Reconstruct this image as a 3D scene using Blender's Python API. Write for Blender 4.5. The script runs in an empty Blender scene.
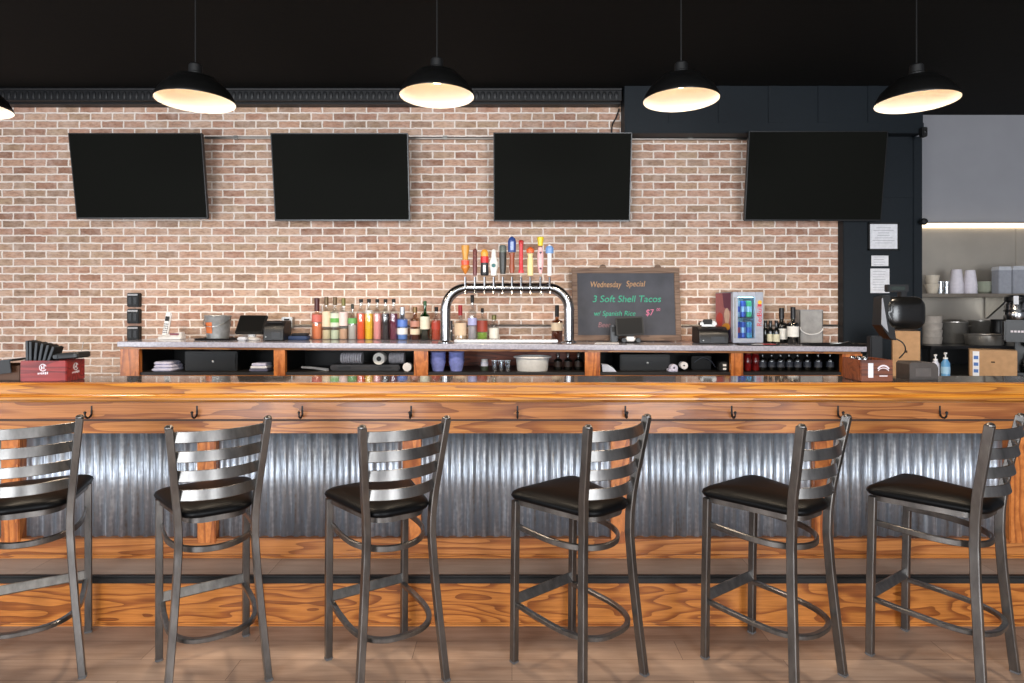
import bpy, bmesh, math, random
from mathutils import Vector, Matrix
random.seed(7)
PI = math.pi
scene = bpy.context.scene
COL = scene.collection
F, CX, HY, H = 610.0, 512.0, 305.0, 1.57          # focal length in pixels, principal column, horizon row, eye height

def WX(px, d): return (px - CX) / F * d
def WZ(py, d): return H + (HY - py) / F * d

# ------------------------------------------------------------------ camera
cam = bpy.data.cameras.new('camera'); camo = bpy.data.objects.new('camera', cam); COL.objects.link(camo)
cam.sensor_width = 36; cam.lens = F / 1024 * 36; cam.shift_y = -(341.5 - HY) / 1024
cam.clip_start = .05; cam.clip_end = 60
camo.location = (0, 0, H); camo.rotation_euler = (PI / 2, 0, 0)
scene.camera = camo
vs = scene.view_settings
scene.display_settings.display_device = 'sRGB'
vs.view_transform = 'Standard'; vs.look = 'None'; vs.gamma = 1; vs.use_curve_mapping = False; vs.exposure = 0.44

# ------------------------------------------------------------------ materials
def lin(c):
    r = []
    for v in c[:3]:
        v /= 255
        r.append(v / 12.92 if v <= .04045 else ((v + .055) / 1.055) ** 2.4)
    return (*r, 1)

MATS = {}
def newmat(name):
    m = bpy.data.materials.new(name); m.use_nodes = True
    nt = m.node_tree; b = nt.nodes['Principled BSDF']
    return m, nt, b

def N(nt, t, **kw):
    n = nt.nodes.new(t)
    for k, v in kw.items():
        if k in n.inputs: n.inputs[k].default_value = v
        else: setattr(n, k, v)
    return n

def simple(name, col, rough=.5, metal=0, noise=.08, scale=30, coat=0, spec=.5, bump=0):
    """principled colour with a little procedural variation"""
    m, nt, b = newmat(name); L = nt.links.new
    tc = N(nt, 'ShaderNodeTexCoord'); nz = N(nt, 'ShaderNodeTexNoise', Scale=scale, Detail=3.0)
    L(tc.outputs['Object'], nz.inputs['Vector'])
    rp = N(nt, 'ShaderNodeValToRGB')
    c = lin(col)
    rp.color_ramp.elements[0].color = (*[v * (1 - noise) for v in c[:3]], 1); rp.color_ramp.elements[0].position = .3
    rp.color_ramp.elements[1].color = (*[min(1, v * (1 + noise)) for v in c[:3]], 1); rp.color_ramp.elements[1].position = .7
    L(nz.outputs['Fac'], rp.inputs['Fac']); L(rp.outputs['Color'], b.inputs['Base Color'])
    b.inputs['Roughness'].default_value = rough; b.inputs['Metallic'].default_value = metal
    b.inputs['Coat Weight'].default_value = coat; b.inputs['Specular IOR Level'].default_value = spec
    if bump:
        bp = N(nt, 'ShaderNodeBump', Strength=bump, Distance=.002); L(nz.outputs['Fac'], bp.inputs['Height']); L(bp.outputs['Normal'], b.inputs['Normal'])
    return m

def M(name, *a, **k):
    if name not in MATS: MATS[name] = simple(name, *a, **k)
    return MATS[name]

def glass(name, tint, refl=.12, alpha=.0):
    """thin-walled clear glass: tinted see-through plus a mirror sheen at grazing angles"""
    if name in MATS: return MATS[name]
    m, nt, b = newmat(name); L = nt.links.new; nt.nodes.remove(b)
    out = nt.nodes['Material Output']
    tr = N(nt, 'ShaderNodeBsdfTransparent'); tr.inputs['Color'].default_value = (*tint, 1)
    gl = N(nt, 'ShaderNodeBsdfGlossy', Roughness=.06); gl.inputs['Color'].default_value = (.9, .9, .9, 1)
    lw = N(nt, 'ShaderNodeLayerWeight', Blend=.35)
    mr = N(nt, 'ShaderNodeMath', operation='MULTIPLY_ADD'); mr.inputs[1].default_value = .35; mr.inputs[2].default_value = refl
    L(lw.outputs['Facing'], mr.inputs[0])
    mx = N(nt, 'ShaderNodeMixShader'); L(mr.outputs[0], mx.inputs[0]); L(tr.outputs[0], mx.inputs[1]); L(gl.outputs[0], mx.inputs[2])
    L(mx.outputs[0], out.inputs['Surface'])
    MATS[name] = m; return m

def emit(name, col, s):
    if name in MATS: return MATS[name]
    m, nt, b = newmat(name)
    b.inputs['Base Color'].default_value = lin(col); b.inputs['Emission Color'].default_value = lin(col); b.inputs['Emission Strength'].default_value = s
    MATS[name] = m; return m

def oak(name, c1, c2, c3, stretch=(.8, 9, 9), rings=11, rough=.32, seed=0, coat=.35):
    m, nt, b = newmat(name); L = nt.links.new
    tc = N(nt, 'ShaderNodeTexCoord'); mp = N(nt, 'ShaderNodeMapping'); mp.inputs['Scale'].default_value = stretch; mp.inputs['Location'].default_value = (seed * 3.7, seed * 1.3, seed * 2.1)
    L(tc.outputs['Object'], mp.inputs['Vector'])
    n1 = N(nt, 'ShaderNodeTexNoise', Scale=1.0, Detail=2.0, Roughness=.45); L(mp.outputs[0], n1.inputs['Vector'])
    mu = N(nt, 'ShaderNodeMath', operation='MULTIPLY'); mu.inputs[1].default_value = rings; L(n1.outputs['Fac'], mu.inputs[0])
    fr = N(nt, 'ShaderNodeMath', operation='FRACT'); L(mu.outputs[0], fr.inputs[0])
    mp2 = N(nt, 'ShaderNodeMapping'); mp2.inputs['Scale'].default_value = (stretch[0] * 4, stretch[1] * 22, stretch[2] * 22); L(tc.outputs['Object'], mp2.inputs['Vector'])
    n2 = N(nt, 'ShaderNodeTexNoise', Scale=1.0, Detail=4.0, Roughness=.6); L(mp2.outputs[0], n2.inputs['Vector'])
    rp = N(nt, 'ShaderNodeValToRGB'); e = rp.color_ramp.elements
    e[0].position = 0; e[0].color = lin([.45 * p + .55 * q for p, q in zip(c3, c2)]); e[1].position = 1; e[1].color = lin(c1)
    x = e.new(.22); x.color = lin(c2); x = e.new(.45); x.color = lin(c1); x = e.new(.9); x.color = lin([v * 1.04 for v in c1])
    L(fr.outputs[0], rp.inputs['Fac'])
    rp2 = N(nt, 'ShaderNodeValToRGB'); rp2.color_ramp.elements[0].position = .35; rp2.color_ramp.elements[0].color = (.62, .52, .42, 1); rp2.color_ramp.elements[1].position = .6; rp2.color_ramp.elements[1].color = (1, 1, 1, 1)
    L(n2.outputs['Fac'], rp2.inputs['Fac'])
    mx = N(nt, 'ShaderNodeMix', data_type='RGBA', blend_type='MULTIPLY'); mx.inputs[0].default_value = .75
    L(rp.outputs[0], mx.inputs[6]); L(rp2.outputs[0], mx.inputs[7]); L(mx.outputs[2], b.inputs['Base Color'])
    b.inputs['Roughness'].default_value = rough; b.inputs['Coat Weight'].default_value = coat; b.inputs['Coat Roughness'].default_value = .18
    bp = N(nt, 'ShaderNodeBump', Strength=.12, Distance=.002); L(n2.outputs['Fac'], bp.inputs['Height']); L(bp.outputs['Normal'], b.inputs['Normal'])
    MATS[name] = m; return m

def brick_mat():
    m, nt, b = newmat('whitewashed_brick'); L = nt.links.new
    tc = N(nt, 'ShaderNodeTexCoord'); sp = N(nt, 'ShaderNodeSeparateXYZ'); L(tc.outputs['Object'], sp.inputs[0])
    cb = N(nt, 'ShaderNodeCombineXYZ'); L(sp.outputs['X'], cb.inputs['X']); L(sp.outputs['Z'], cb.inputs['Y'])
    of = N(nt, 'ShaderNodeVectorMath', operation='ADD'); of.inputs[1].default_value = (10, 10 * .0673 * 3 - 1.578 + 2.02 - 2.019 - .0045, 0); L(cb.outputs[0], of.inputs[0])
    nw = N(nt, 'ShaderNodeTexNoise', Scale=22.0, Detail=3.0); L(cb.outputs[0], nw.inputs['Vector'])
    wa = N(nt, 'ShaderNodeVectorMath', operation='MULTIPLY_ADD'); wa.inputs[1].default_value = (.018, .014, 0); L(nw.outputs['Color'], wa.inputs[0]); L(of.outputs[0], wa.inputs[2])
    br = N(nt, 'ShaderNodeTexBrick'); br.offset = .5; br.squash = 1
    for k, v in dict(Scale=1.0).items(): br.inputs[k].default_value = v
    br.inputs['Mortar Size'].default_value = .0095; br.inputs['Mortar Smooth'].default_value = .7; br.inputs['Brick Width'].default_value = .194; br.inputs['Row Height'].default_value = .0673
    br.inputs['Color1'].default_value = (0, 0, 0, 1); br.inputs['Color2'].default_value = (1, 1, 1, 1); br.inputs['Bias'].default_value = 0
    L(wa.outputs[0], br.inputs['Vector'])
    rp = N(nt, 'ShaderNodeValToRGB'); e = rp.color_ramp.elements
    e[0].position = 0; e[0].color = lin((160, 122, 102)); e[1].position = 1; e[1].color = lin((184, 154, 128))
    for p, c in ((.18, (194, 152, 130)), (.36, (204, 164, 140)), (.5, (188, 160, 134)), (.62, (198, 160, 138)), (.78, (210, 176, 152)), (.9, (166, 138, 118))):
        x = e.new(p); x.color = lin(c)
    L(br.outputs['Color'], rp.inputs['Fac'])
    n1 = N(nt, 'ShaderNodeTexNoise', Scale=9.0, Detail=6.0, Roughness=.65); L(cb.outputs[0], n1.inputs['Vector'])
    n3 = N(nt, 'ShaderNodeTexNoise', Scale=55.0, Detail=4.0, Roughness=.7)
    mp = N(nt, 'ShaderNodeMapping'); mp.inputs['Scale'].default_value = (.35, 1, 1); L(cb.outputs[0], mp.inputs[0]); L(mp.outputs[0], n3.inputs['Vector'])
    # darker burnt streaks on the brick faces
    r3 = N(nt, 'ShaderNodeValToRGB'); r3.color_ramp.elements[0].position = .32; r3.color_ramp.elements[0].color = (.50, .44, .42, 1); r3.color_ramp.elements[1].position = .55; r3.color_ramp.elements[1].color = (1, 1, 1, 1)
    L(n3.outputs['Fac'], r3.inputs['Fac'])
    mu = N(nt, 'ShaderNodeMix', data_type='RGBA', blend_type='MULTIPLY'); mu.inputs[0].default_value = .8; L(rp.outputs[0], mu.inputs[6]); L(r3.outputs[0], mu.inputs[7])
    # lime wash
    r1 = N(nt, 'ShaderNodeValToRGB'); r1.color_ramp.elements[0].position = .45; r1.color_ramp.elements[0].color = (0, 0, 0, 1); r1.color_ramp.elements[1].position = .8; r1.color_ramp.elements[1].color = (.55, .55, .55, 1)
    L(n1.outputs['Fac'], r1.inputs['Fac'])
    w = N(nt, 'ShaderNodeMix', data_type='RGBA'); L(r1.outputs[0], w.inputs[0]); L(mu.outputs[2], w.inputs[6]); w.inputs[7].default_value = lin((232, 210, 198))
    mo = N(nt, 'ShaderNodeMix', data_type='RGBA'); L(br.outputs['Fac'], mo.inputs[0]); L(w.outputs[2], mo.inputs[6]); mo.inputs[7].default_value = lin((244, 232, 222))
    L(mo.outputs[2], b.inputs['Base Color']); b.inputs['Roughness'].default_value = .88; b.inputs['Specular IOR Level'].default_value = .25
    inv = N(nt, 'ShaderNodeMath', operation='MULTIPLY_ADD'); inv.inputs[1].default_value = -1; inv.inputs[2].default_value = 1; L(br.outputs['Fac'], inv.inputs[0])
    ad = N(nt, 'ShaderNodeMath', operation='MULTIPLY_ADD'); ad.inputs[1].default_value = .35; L(n3.outputs['Fac'], ad.inputs[0]); L(inv.outputs[0], ad.inputs[2])
    bp = N(nt, 'ShaderNodeBump', Strength=.55, Distance=.006); L(ad.outputs[0], bp.inputs['Height']); L(bp.outputs['Normal'], b.inputs['Normal'])
    return m

def plank_mat(name, c1, c2, width=.15, length=1.2, rough=.5):
    m, nt, b = newmat(name); L = nt.links.new
    tc = N(nt, 'ShaderNodeTexCoord')
    br = N(nt, 'ShaderNodeTexBrick'); br.offset = .37
    br.inputs['Scale'].default_value = 1; br.inputs['Mortar Size'].default_value = .0012; br.inputs['Brick Width'].default_value = length; br.inputs['Row Height'].default_value = width
    br.inputs['Color1'].default_value = (0, 0, 0, 1); br.inputs['Color2'].default_value = (1, 1, 1, 1); br.inputs['Mortar'].default_value = (.0, .0, .0, 1)
    L(tc.outputs['Object'], br.inputs['Vector'])
    mp = N(nt, 'ShaderNodeMapping'); mp.inputs['Scale'].default_value = (2.2, 26, 26); L(tc.outputs['Object'], mp.inputs[0])
    n1 = N(nt, 'ShaderNodeTexNoise', Scale=1.0, Detail=6.0, Roughness=.65, Distortion=.4); L(mp.outputs[0], n1.inputs['Vector'])
    mp2 = N(nt, 'ShaderNodeMapping'); mp2.inputs['Scale'].default_value = (1.2, 5, 5); L(tc.outputs['Object'], mp2.inputs[0])
    n2 = N(nt, 'ShaderNodeTexNoise', Scale=1.0, Detail=3.0); L(mp2.outputs[0], n2.inputs['Vector'])
    a = N(nt, 'ShaderNodeMath', operation='MULTIPLY_ADD'); a.inputs[1].default_value = .55; L(n1.outputs['Fac'], a.inputs[0])
    h = N(nt, 'ShaderNodeMath', operation='MULTIPLY'); h.inputs[1].default_value = .5; L(n2.outputs['Fac'], h.inputs[0]); L(h.outputs[0], a.inputs[2])
    g = N(nt, 'ShaderNodeMath', operation='MULTIPLY_ADD'); g.inputs[1].default_value = .16; L(br.outputs['Color'], g.inputs[0]); L(a.outputs[0], g.inputs[2])
    rp = N(nt, 'ShaderNodeValToRGB'); e = rp.color_ramp.elements; e[0].position = .36; e[0].color = lin(c2); e[1].position = .78; e[1].color = lin(c1)
    L(g.outputs[0], rp.inputs['Fac'])
    mx = N(nt, 'ShaderNodeMix', data_type='RGBA'); L(br.outputs['Fac'], mx.inputs[0]); L(rp.outputs[0], mx.inputs[6]); mx.inputs[7].default_value = lin([v * .8 for v in c2])
    L(mx.outputs[2], b.inputs['Base Color']); b.inputs['Roughness'].default_value = rough; b.inputs['Specular IOR Level'].default_value = .35
    return m

def galvanised():
    m, nt, b = newmat('galvanised_steel'); L = nt.links.new
    tc = N(nt, 'ShaderNodeTexCoord')
    vo = N(nt, 'ShaderNodeTexVoronoi', Scale=45.0); L(tc.outputs['Object'], vo.inputs['Vector'])
    mp = N(nt, 'ShaderNodeMapping'); mp.inputs['Scale'].default_value = (38, 4, 1.6); L(tc.outputs['Object'], mp.inputs[0])
    n1 = N(nt, 'ShaderNodeTexNoise', Scale=1.0, Detail=6.0, Roughness=.7); L(mp.outputs[0], n1.inputs['Vector'])
    rp = N(nt, 'ShaderNodeValToRGB'); e = rp.color_ramp.elements
    e[0].position = .28; e[0].color = lin((112, 120, 130)); e[1].position = .72; e[1].color = lin((216, 222, 228))
    x = e.new(.5); x.color = lin((164, 172, 182)); x = e.new(.40); x.color = lin((150, 146, 144)); x = e.new(.58); x.color = lin((166, 172, 182))
    ad = N(nt, 'ShaderNodeMath', operation='MULTIPLY_ADD'); ad.inputs[1].default_value = .12; L(vo.outputs['Distance'], ad.inputs[0]); L(n1.outputs['Fac'], ad.inputs[2])
    L(ad.outputs[0], rp.inputs['Fac']); L(rp.outputs[0], b.inputs['Base Color'])
    b.inputs['Metallic'].default_value = .76
    r2 = N(nt, 'ShaderNodeMapRange'); r2.inputs['To Min'].default_value = .24; r2.inputs['To Max'].default_value = .5; L(n1.outputs['Fac'], r2.inputs['Value']); L(r2.outputs[0], b.inputs['Roughness'])
    return m

def gunmetal():
    m, nt, b = newmat('clear_coated_steel'); L = nt.links.new
    tc = N(nt, 'ShaderNodeTexCoord'); mp = N(nt, 'ShaderNodeMapping'); mp.inputs['Scale'].default_value = (14, 14, 4); L(tc.outputs['Object'], mp.inputs[0])
    n1 = N(nt, 'ShaderNodeTexNoise', Scale=1.0, Detail=4.0, Roughness=.6); L(mp.outputs[0], n1.inputs['Vector'])
    rp = N(nt, 'ShaderNodeValToRGB'); e = rp.color_ramp.elements; e[0].position = .3; e[0].color = lin((84, 82, 81)); e[1].position = .7; e[1].color = lin((130, 127, 124))
    L(n1.outputs['Fac'], rp.inputs['Fac']); L(rp.outputs[0], b.inputs['Base Color'])
    b.inputs['Metallic'].default_value = .95; b.inputs['Roughness'].default_value = .38; b.inputs['Coat Weight'].default_value = .4; b.inputs['Coat Roughness'].default_value = .2
    return m

def granite():
    m, nt, b = newmat('dark_granite'); L = nt.links.new
    tc = N(nt, 'ShaderNodeTexCoord'); n1 = N(nt, 'ShaderNodeTexNoise', Scale=160.0, Detail=4.0); L(tc.outputs['Object'], n1.inputs['Vector'])
    rp = N(nt, 'ShaderNodeValToRGB'); e = rp.color_ramp.elements; e[0].position = .4; e[0].color = lin((30, 28, 30)); e[1].position = .7; e[1].color = lin((92, 86, 84))
    L(n1.outputs['Fac'], rp.inputs['Fac']); L(rp.outputs[0], b.inputs['Base Color']); b.inputs['Roughness'].default_value = .06; b.inputs['Specular IOR Level'].default_value = .8
    return m

def stone():
    m, nt, b = newmat('grey_quartz_slab'); L = nt.links.new
    tc = N(nt, 'ShaderNodeTexCoord'); n1 = N(nt, 'ShaderNodeTexNoise', Scale=70.0, Detail=5.0); L(tc.outputs['Object'], n1.inputs['Vector'])
    rp = N(nt, 'ShaderNodeValToRGB'); e = rp.color_ramp.elements; e[0].position = .35; e[0].color = lin((158, 158, 172)); e[1].position = .7; e[1].color = lin((186, 186, 200))
    L(n1.outputs['Fac'], rp.inputs['Fac']); L(rp.outputs[0], b.inputs['Base Color']); b.inputs['Roughness'].default_value = .12; b.inputs['Specular IOR Level'].default_value = .7
    return m

BRICK = brick_mat(); GALV = galvanised(); GUN = gunmetal(); GRAN = granite(); STONE = stone()
FLOORM = plank_mat('vinyl_plank', (190, 164, 144), (126, 100, 84))
STEPM = plank_mat('step_vinyl_plank', (206, 186, 168), (158, 136, 118), width=.4)
OAK = oak('golden_oak', (192, 124, 60), (162, 94, 40), (116, 62, 24), seed=1)
OAKN = oak('oak_nosing', (198, 132, 48), (172, 104, 32), (116, 66, 20), stretch=(.8, 17, 17), seed=2, rings=8, rough=.32, coat=.3)
OAKA = oak('oak_apron', (186, 120, 64), (156, 92, 46), (112, 62, 28), seed=3, rings=8)
OAKK = oak('oak_kick', (188, 118, 54), (152, 86, 36), (104, 54, 20), seed=5, stretch=(1.3, 7, 7), rings=12)
OAKV = oak('oak_post', (200, 122, 60), (172, 96, 44), (130, 68, 30), seed=6, stretch=(9, 9, 1.1), rings=7)
OAKR = oak('reddish_wood', (150, 72, 42), (120, 52, 30), (84, 34, 20), seed=7)
CADDYW = oak('stained_caddy_wood', (120, 66, 40), (98, 50, 30), (66, 32, 20), seed=8, coat=.1)
REDW = oak('red_caddy_wood', (150, 46, 44), (122, 30, 32), (84, 18, 22), seed=9, coat=.2)
BLACK = M('matte_black', (13, 13, 14), .55)
BLK2 = M('satin_black_plastic', (17, 17, 19), .35)
VINYL = M('black_vinyl', (8, 9, 11), .40, spec=.12, bump=.05, scale=180)
RUBBER = M('black_rubber', (16, 15, 15), .6)
STEEL = M('polished_steel', (160, 160, 162), .2, 1.0)
BRUSH = M('brushed_steel', (170, 168, 164), .34, 1.0)
WHITE = M('white_plastic', (228, 226, 224), .4)
PAPER = M('white_paper', (226, 226, 230), .8)
NAVY = M('dark_navy_paint', (20, 27, 33), .5, spec=.3)
CEILM = M('black_ceiling_paint', (6, 6, 5), .85, bump=.6, scale=14, spec=.2)
CARD = M('cardboard', (176, 138, 100), .85)
GREYP = M('grey_wall_paint', (146, 147, 153), .7, noise=.03, scale=4)

# ------------------------------------------------------------------ mesh builder
class MB:
    def __init__(s): s.bm = bmesh.new(); s.mi = 0
    def _f(s, vs, smooth=True):
        try:
            f = s.bm.faces.new(vs); f.material_index = s.mi; f.smooth = smooth; return f
        except ValueError: return None
    def box(s, x0, x1, y0, y1, z0, z1, bev=0, mat=None):
        b2 = bmesh.new(); bmesh.ops.create_cube(b2, size=1)
        for v in b2.verts: v.co = Vector((x0 + (v.co.x + .5) * (x1 - x0), y0 + (v.co.y + .5) * (y1 - y0), z0 + (v.co.z + .5) * (z1 - z0)))
        if bev: bmesh.ops.bevel(b2, geom=list(b2.edges), offset=min(bev, .45 * min(abs(x1 - x0), abs(y1 - y0), abs(z1 - z0))), segments=2, affect='EDGES')
        s.add(b2, mat); return s
    def add(s, b2, mat=None):
        mp = {}
        for v in b2.verts: mp[v] = s.bm.verts.new(mat @ v.co if mat else v.co)
        for f in b2.faces: s._f([mp[v] for v in f.verts])
        b2.free()
    def rings(s, rings, cap=True, closed=True):
        R = [[s.bm.verts.new(p) for p in r] for r in rings]
        n = len(R[0])
        for a, b in zip(R, R[1:]):
            for i in range(n if closed else n - 1): s._f([a[i], a[(i + 1) % n], b[(i + 1) % n], b[i]])
        if cap and closed: s._f(R[0][::-1]); s._f(R[-1])
        return s
    def lathe(s, prof, c=(0, 0, 0), seg=24, cap=True, axis='z', sx=1, sy=1):
        rr = []
        for r, z in prof:
            ring = []
            for i in range(seg):
                a = 2 * PI * i / seg; x, y = max(r, 1e-5) * math.cos(a) * sx, max(r, 1e-5) * math.sin(a) * sy
                p = (x, y, z) if axis == 'z' else ((z, x, y) if axis == 'x' else (y, z, x))
                ring.append(Vector(p) + Vector(c))
            rr.append(ring)
        return s.rings(rr, cap)
    def sweep(s, path, prof, side=None, closed=False, cap=True):
        """sweep a 2-D profile (u along side, v along normal) over a path"""
        path = [Vector(p) for p in path]; n = len(path); rr = []
        for i in range(n):
            if closed: t = path[(i + 1) % n] - path[i - 1]
            else: t = path[min(i + 1, n - 1)] - path[max(i - 1, 0)]
            t.normalize()
            sd = Vector(side(i) if callable(side) else (side or (0, 0, 1)))
            if abs(sd.dot(t)) > .98: sd = Vector((1, 0, 0)) if abs(t.x) < .9 else Vector((0, 1, 0))
            sd = (sd - t * sd.dot(t)).normalized(); nn = t.cross(sd)
            rr.append([path[i] + sd * u + nn * v for u, v in prof])
        if closed: rr.append(rr[0])
        return s.rings(rr, cap and not closed)
    def tube(s, path, r, seg=10, side=None, closed=False):
        return s.sweep(path, [(r * math.cos(2 * PI * i / seg), r * math.sin(2 * PI * i / seg)) for i in range(seg)], side, closed)
    def prism(s, pts, y0, y1):
        """outline in x,z extruded along y"""
        return s.rings([[Vector((x, y0, z)) for x, z in pts], [Vector((x, y1, z)) for x, z in pts]])
    def build(s, name, mats, parent=None, loc=None, angle=35, rot=None):
        bmesh.ops.remove_doubles(s.bm, verts=s.bm.verts, dist=1e-6)
        bmesh.ops.recalc_face_normals(s.bm, faces=s.bm.faces)
        me = bpy.data.meshes.new(name); s.bm.to_mesh(me); s.bm.free()
        for m in (mats if isinstance(mats, (list, tuple)) else [mats]): me.materials.append(m)
        me.set_sharp_from_angle(angle=math.radians(angle))
        o = bpy.data.objects.new(name, me); COL.objects.link(o)
        if parent: o.parent = parent
        if loc: o.location = loc
        if rot: o.rotation_euler = rot
        return o

def rect(w, h, b=.003):
    w /= 2; h /= 2; b = min(b, w * .6, h * .6)
    return [(w - b, -h), (w, -h + b), (w, h - b), (w - b, h), (-w + b, h), (-w, h - b), (-w, -h + b), (-w + b, -h)]

def tag(o, label=None, cat=None, group=None, kind=None):
    if label: o['label'] = label
    if cat: o['category'] = cat
    if group: o['group'] = group
    if kind: o['kind'] = kind
    return o
def thing(name, label, cat, loc=(0, 0, 0), rz=0, group=None):
    o = bpy.data.objects.new(name, None); COL.objects.link(o); o.empty_display_size = .1
    o.location = loc; o.rotation_euler = (0, 0, rz); return tag(o, label, cat, group)
def struct(name, mb, m, **k): return tag(mb.build(name, m, **k), kind='structure')
def copy_tree(o, parent=None):
    c = o.copy(); COL.objects.link(c)
    if parent: c.parent = parent
    for ch in list(o.children): copy_tree(ch, c)
    return c

# ------------------------------------------------------------------ room shell
CEIL = 3.43; WALLD = 5.36; KD = 5.97
struct('floor', MB().box(-6, 7, -5.5, 6.1, -.1, 0), FLOORM)
struct('ceiling', MB().box(-6, 7, -5.5, 6.1, CEIL, CEIL + .1), CEILM)
struct('wall_back', MB().box(-6, 3.54, WALLD, WALLD + .12, 0, CEIL), BRICK)
struct('wall_kitchen', MB().box(3.5, 7, KD, KD + .1, 0, CEIL), GREYP)
struct('wall_partition', MB().box(3.5, 3.54, WALLD, KD, 0, CEIL), GREYP)
struct('wall_left', MB().box(-6.1, -6, -5.5, WALLD + .1, 0, CEIL), GREYP)
struct('wall_right', MB().box(7, 7.1, -5.5, KD + .1, 0, CEIL), GREYP)
# crown moulding with a row of little leaves
mb = MB(); xs0, xs1 = -6.0, WX(622, 5.2)
mb.prism([(xs0, CEIL - .11), (xs1, CEIL - .11), (xs1, CEIL), (xs0, CEIL)], 5.22, WALLD)
mb.prism([(xs0, CEIL - .125), (xs1, CEIL - .125), (xs1, CEIL - .108), (xs0, CEIL - .108)], 5.27, WALLD)
mb.tube([(xs0, 5.22, CEIL - .012), (xs1, 5.22, CEIL - .012)], .012, 8)
x = xs0 + .03
while x < xs1 - .03:
    mb.lathe([(.001, -.045), (.012, -.03), (.02, 0), (.014, .022), (.001, .03)], (x, 5.222, CEIL - .06), 8, sy=.7); x += .052
struct('trim_1', mb, M('black_moulding_paint', (17, 18, 21), .5))
# soffit boxed out over the right part of the brick wall
mb = MB(); sx0, sx1 = WX(622, 5.30), WX(923, 5.18); zs = WZ(133.5, 5.18)
mb.box(sx0, sx1, 5.18, WALLD, zs, CEIL)
mb.box(sx0, sx1, 5.165, 5.18, zs, zs + .09, .004)
for i in range(1, 6):
    xx = sx0 + (sx1 - sx0) * i / 6; mb.box(xx - .05, xx + .05, 5.172, 5.18, zs + .09, CEIL, .003)
struct('trim_2', mb, NAVY)
# dark pilaster at the end of the brick
mb = MB(); px0, px1 = WX(838.5, 5.35), WX(921.5, 5.28)
mb.box(px0, px1, 5.28, WALLD, 0, zs)
mb.box(px0, px0 + .05, 5.268, 5.28, 0, zs, .004); mb.box(px1 - .075, px1, 5.268, 5.28, 0, zs, .004)
zr = WZ(193, 5.28)
mb.box(px0 + .05, px1 - .075, 5.272, 5.28, zr - .04, zr + .005, .003); mb.box(px0 + .05, px0 + .2, 5.276, 5.28, 0, zr - .04, .003)
struct('trim_3', mb, NAVY)

# ------------------------------------------------------------------ the bar
BF = 2.97                                         # front edge of the bar top
ZB = WZ(383.6, BF); ZN = WZ(403, BF); STEP = .246
bar = thing('bar_counter', 'long oak bar with corrugated metal front panels and a raised foot step', 'bar', (0, 3.2, 0))
X0, X1 = -3.6, 2.72
def loc_y(mb, name, mat, parent=bar, **k): return mb.build(name, mat, parent, loc=(0, -3.2, 0), **k)
za1, za0, zt0 = WZ(404, 3.1), WZ(419.3, 3.1), WZ(434, 3.13)
loc_y(MB().box(X0, X1, 3.095, 3.14, za0, ZN + .02, .006), 'apron', OAKA)
loc_y(MB().box(X0, X1, 3.145, 3.18, zt0, za0 + .02, .003), 'trim_board', OAK)
SHADOW = M('painted_shadow_brown', (58, 34, 20), .6)  # painted shadow lines: dark strips under the nosing and below the apron
loc_y(MB().box(X0, X1, 3.096, 3.15, za0 - .009, za0 + .001, .002), 'shadow_line_strip', SHADOW)
loc_y(MB().box(X0, X1, 3.085, 3.12, ZN - .012, ZN + .018, .002), 'shadow_line_strip', SHADOW)
zc0, zc1 = WZ(537, 3.22), WZ(434, 3.22)
# corrugated sheets between oak stiles
stile_px = [12, 207.5, 412, 620, 823, 1017]
stx = [WX(p, 3.2) for p in stile_px]
edges = [X0] + stx + [X1]
for p in stx: loc_y(MB().box(p - .048, p + .048, 3.185, 3.24, zc0 - .02, zc1 + .06, .004), 'stile', OAKV)
P = .0662
for a, b in zip(edges, edges[1:]):
    if b - a < .15: continue
    mb = MB(); n = int((b - a) / P * 12); rr = []
    pts = []
    for i in range(n + 1):
        x = a + (b - a) * i / n; ph = 2 * PI * x / P
        y = 3.232 + .0085 * math.sin(ph) + .0012 * math.sin(3 * ph)
        pts.append((x, y))
    rr = [[Vector((x, y, z)) for x, y in pts] for z in (zc0 - .01, zc1 + .05)]
    mb.rings(rr, cap=False, closed=False)
    o = loc_y(mb, 'corrugated_panel', GALV, angle=80)
    so = o.modifiers.new('thickness', 'SOLIDIFY'); so.thickness = .0015; so.offset = 0
zk1 = WZ(552.5, 3.2)
loc_y(MB().box(X0, X1, 3.195, 3.26, STEP, zc0, .003), 'base_rail', OAKA)
loc_y(MB().box(X0, X1, 3.18, 3.2, STEP, STEP + .02, .006), 'base_bead', OAK)
loc_y(MB().box(X0, X1, 3.26, 3.32, 0, ZN + .02), 'bar_wall', M('dark_plywood', (70, 50, 36), .7))
loc_y(MB().box(X0, X1, BF + .012, 3.26, STEP - .014, STEP), 'step_top', STEPM)
mb = MB(); mb.box(X0, X1, BF - .004, BF + .03, STEP - .034, STEP + .003, .008)
loc_y(mb, 'step_nosing', RUBBER)
loc_y(MB().box(X0, X1, BF + .014, BF + .04, .012, STEP - .03, .002), 'kick_board', OAKK)
loc_y(MB().box(X0, X1, BF + .004, BF + .03, 0, .018, .006), 'shoe_moulding', OAK)
loc_y(MB().box(X0, X1, 3.32, 3.85, .93, .96, .004), 'work_shelf', BRUSH)
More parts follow.
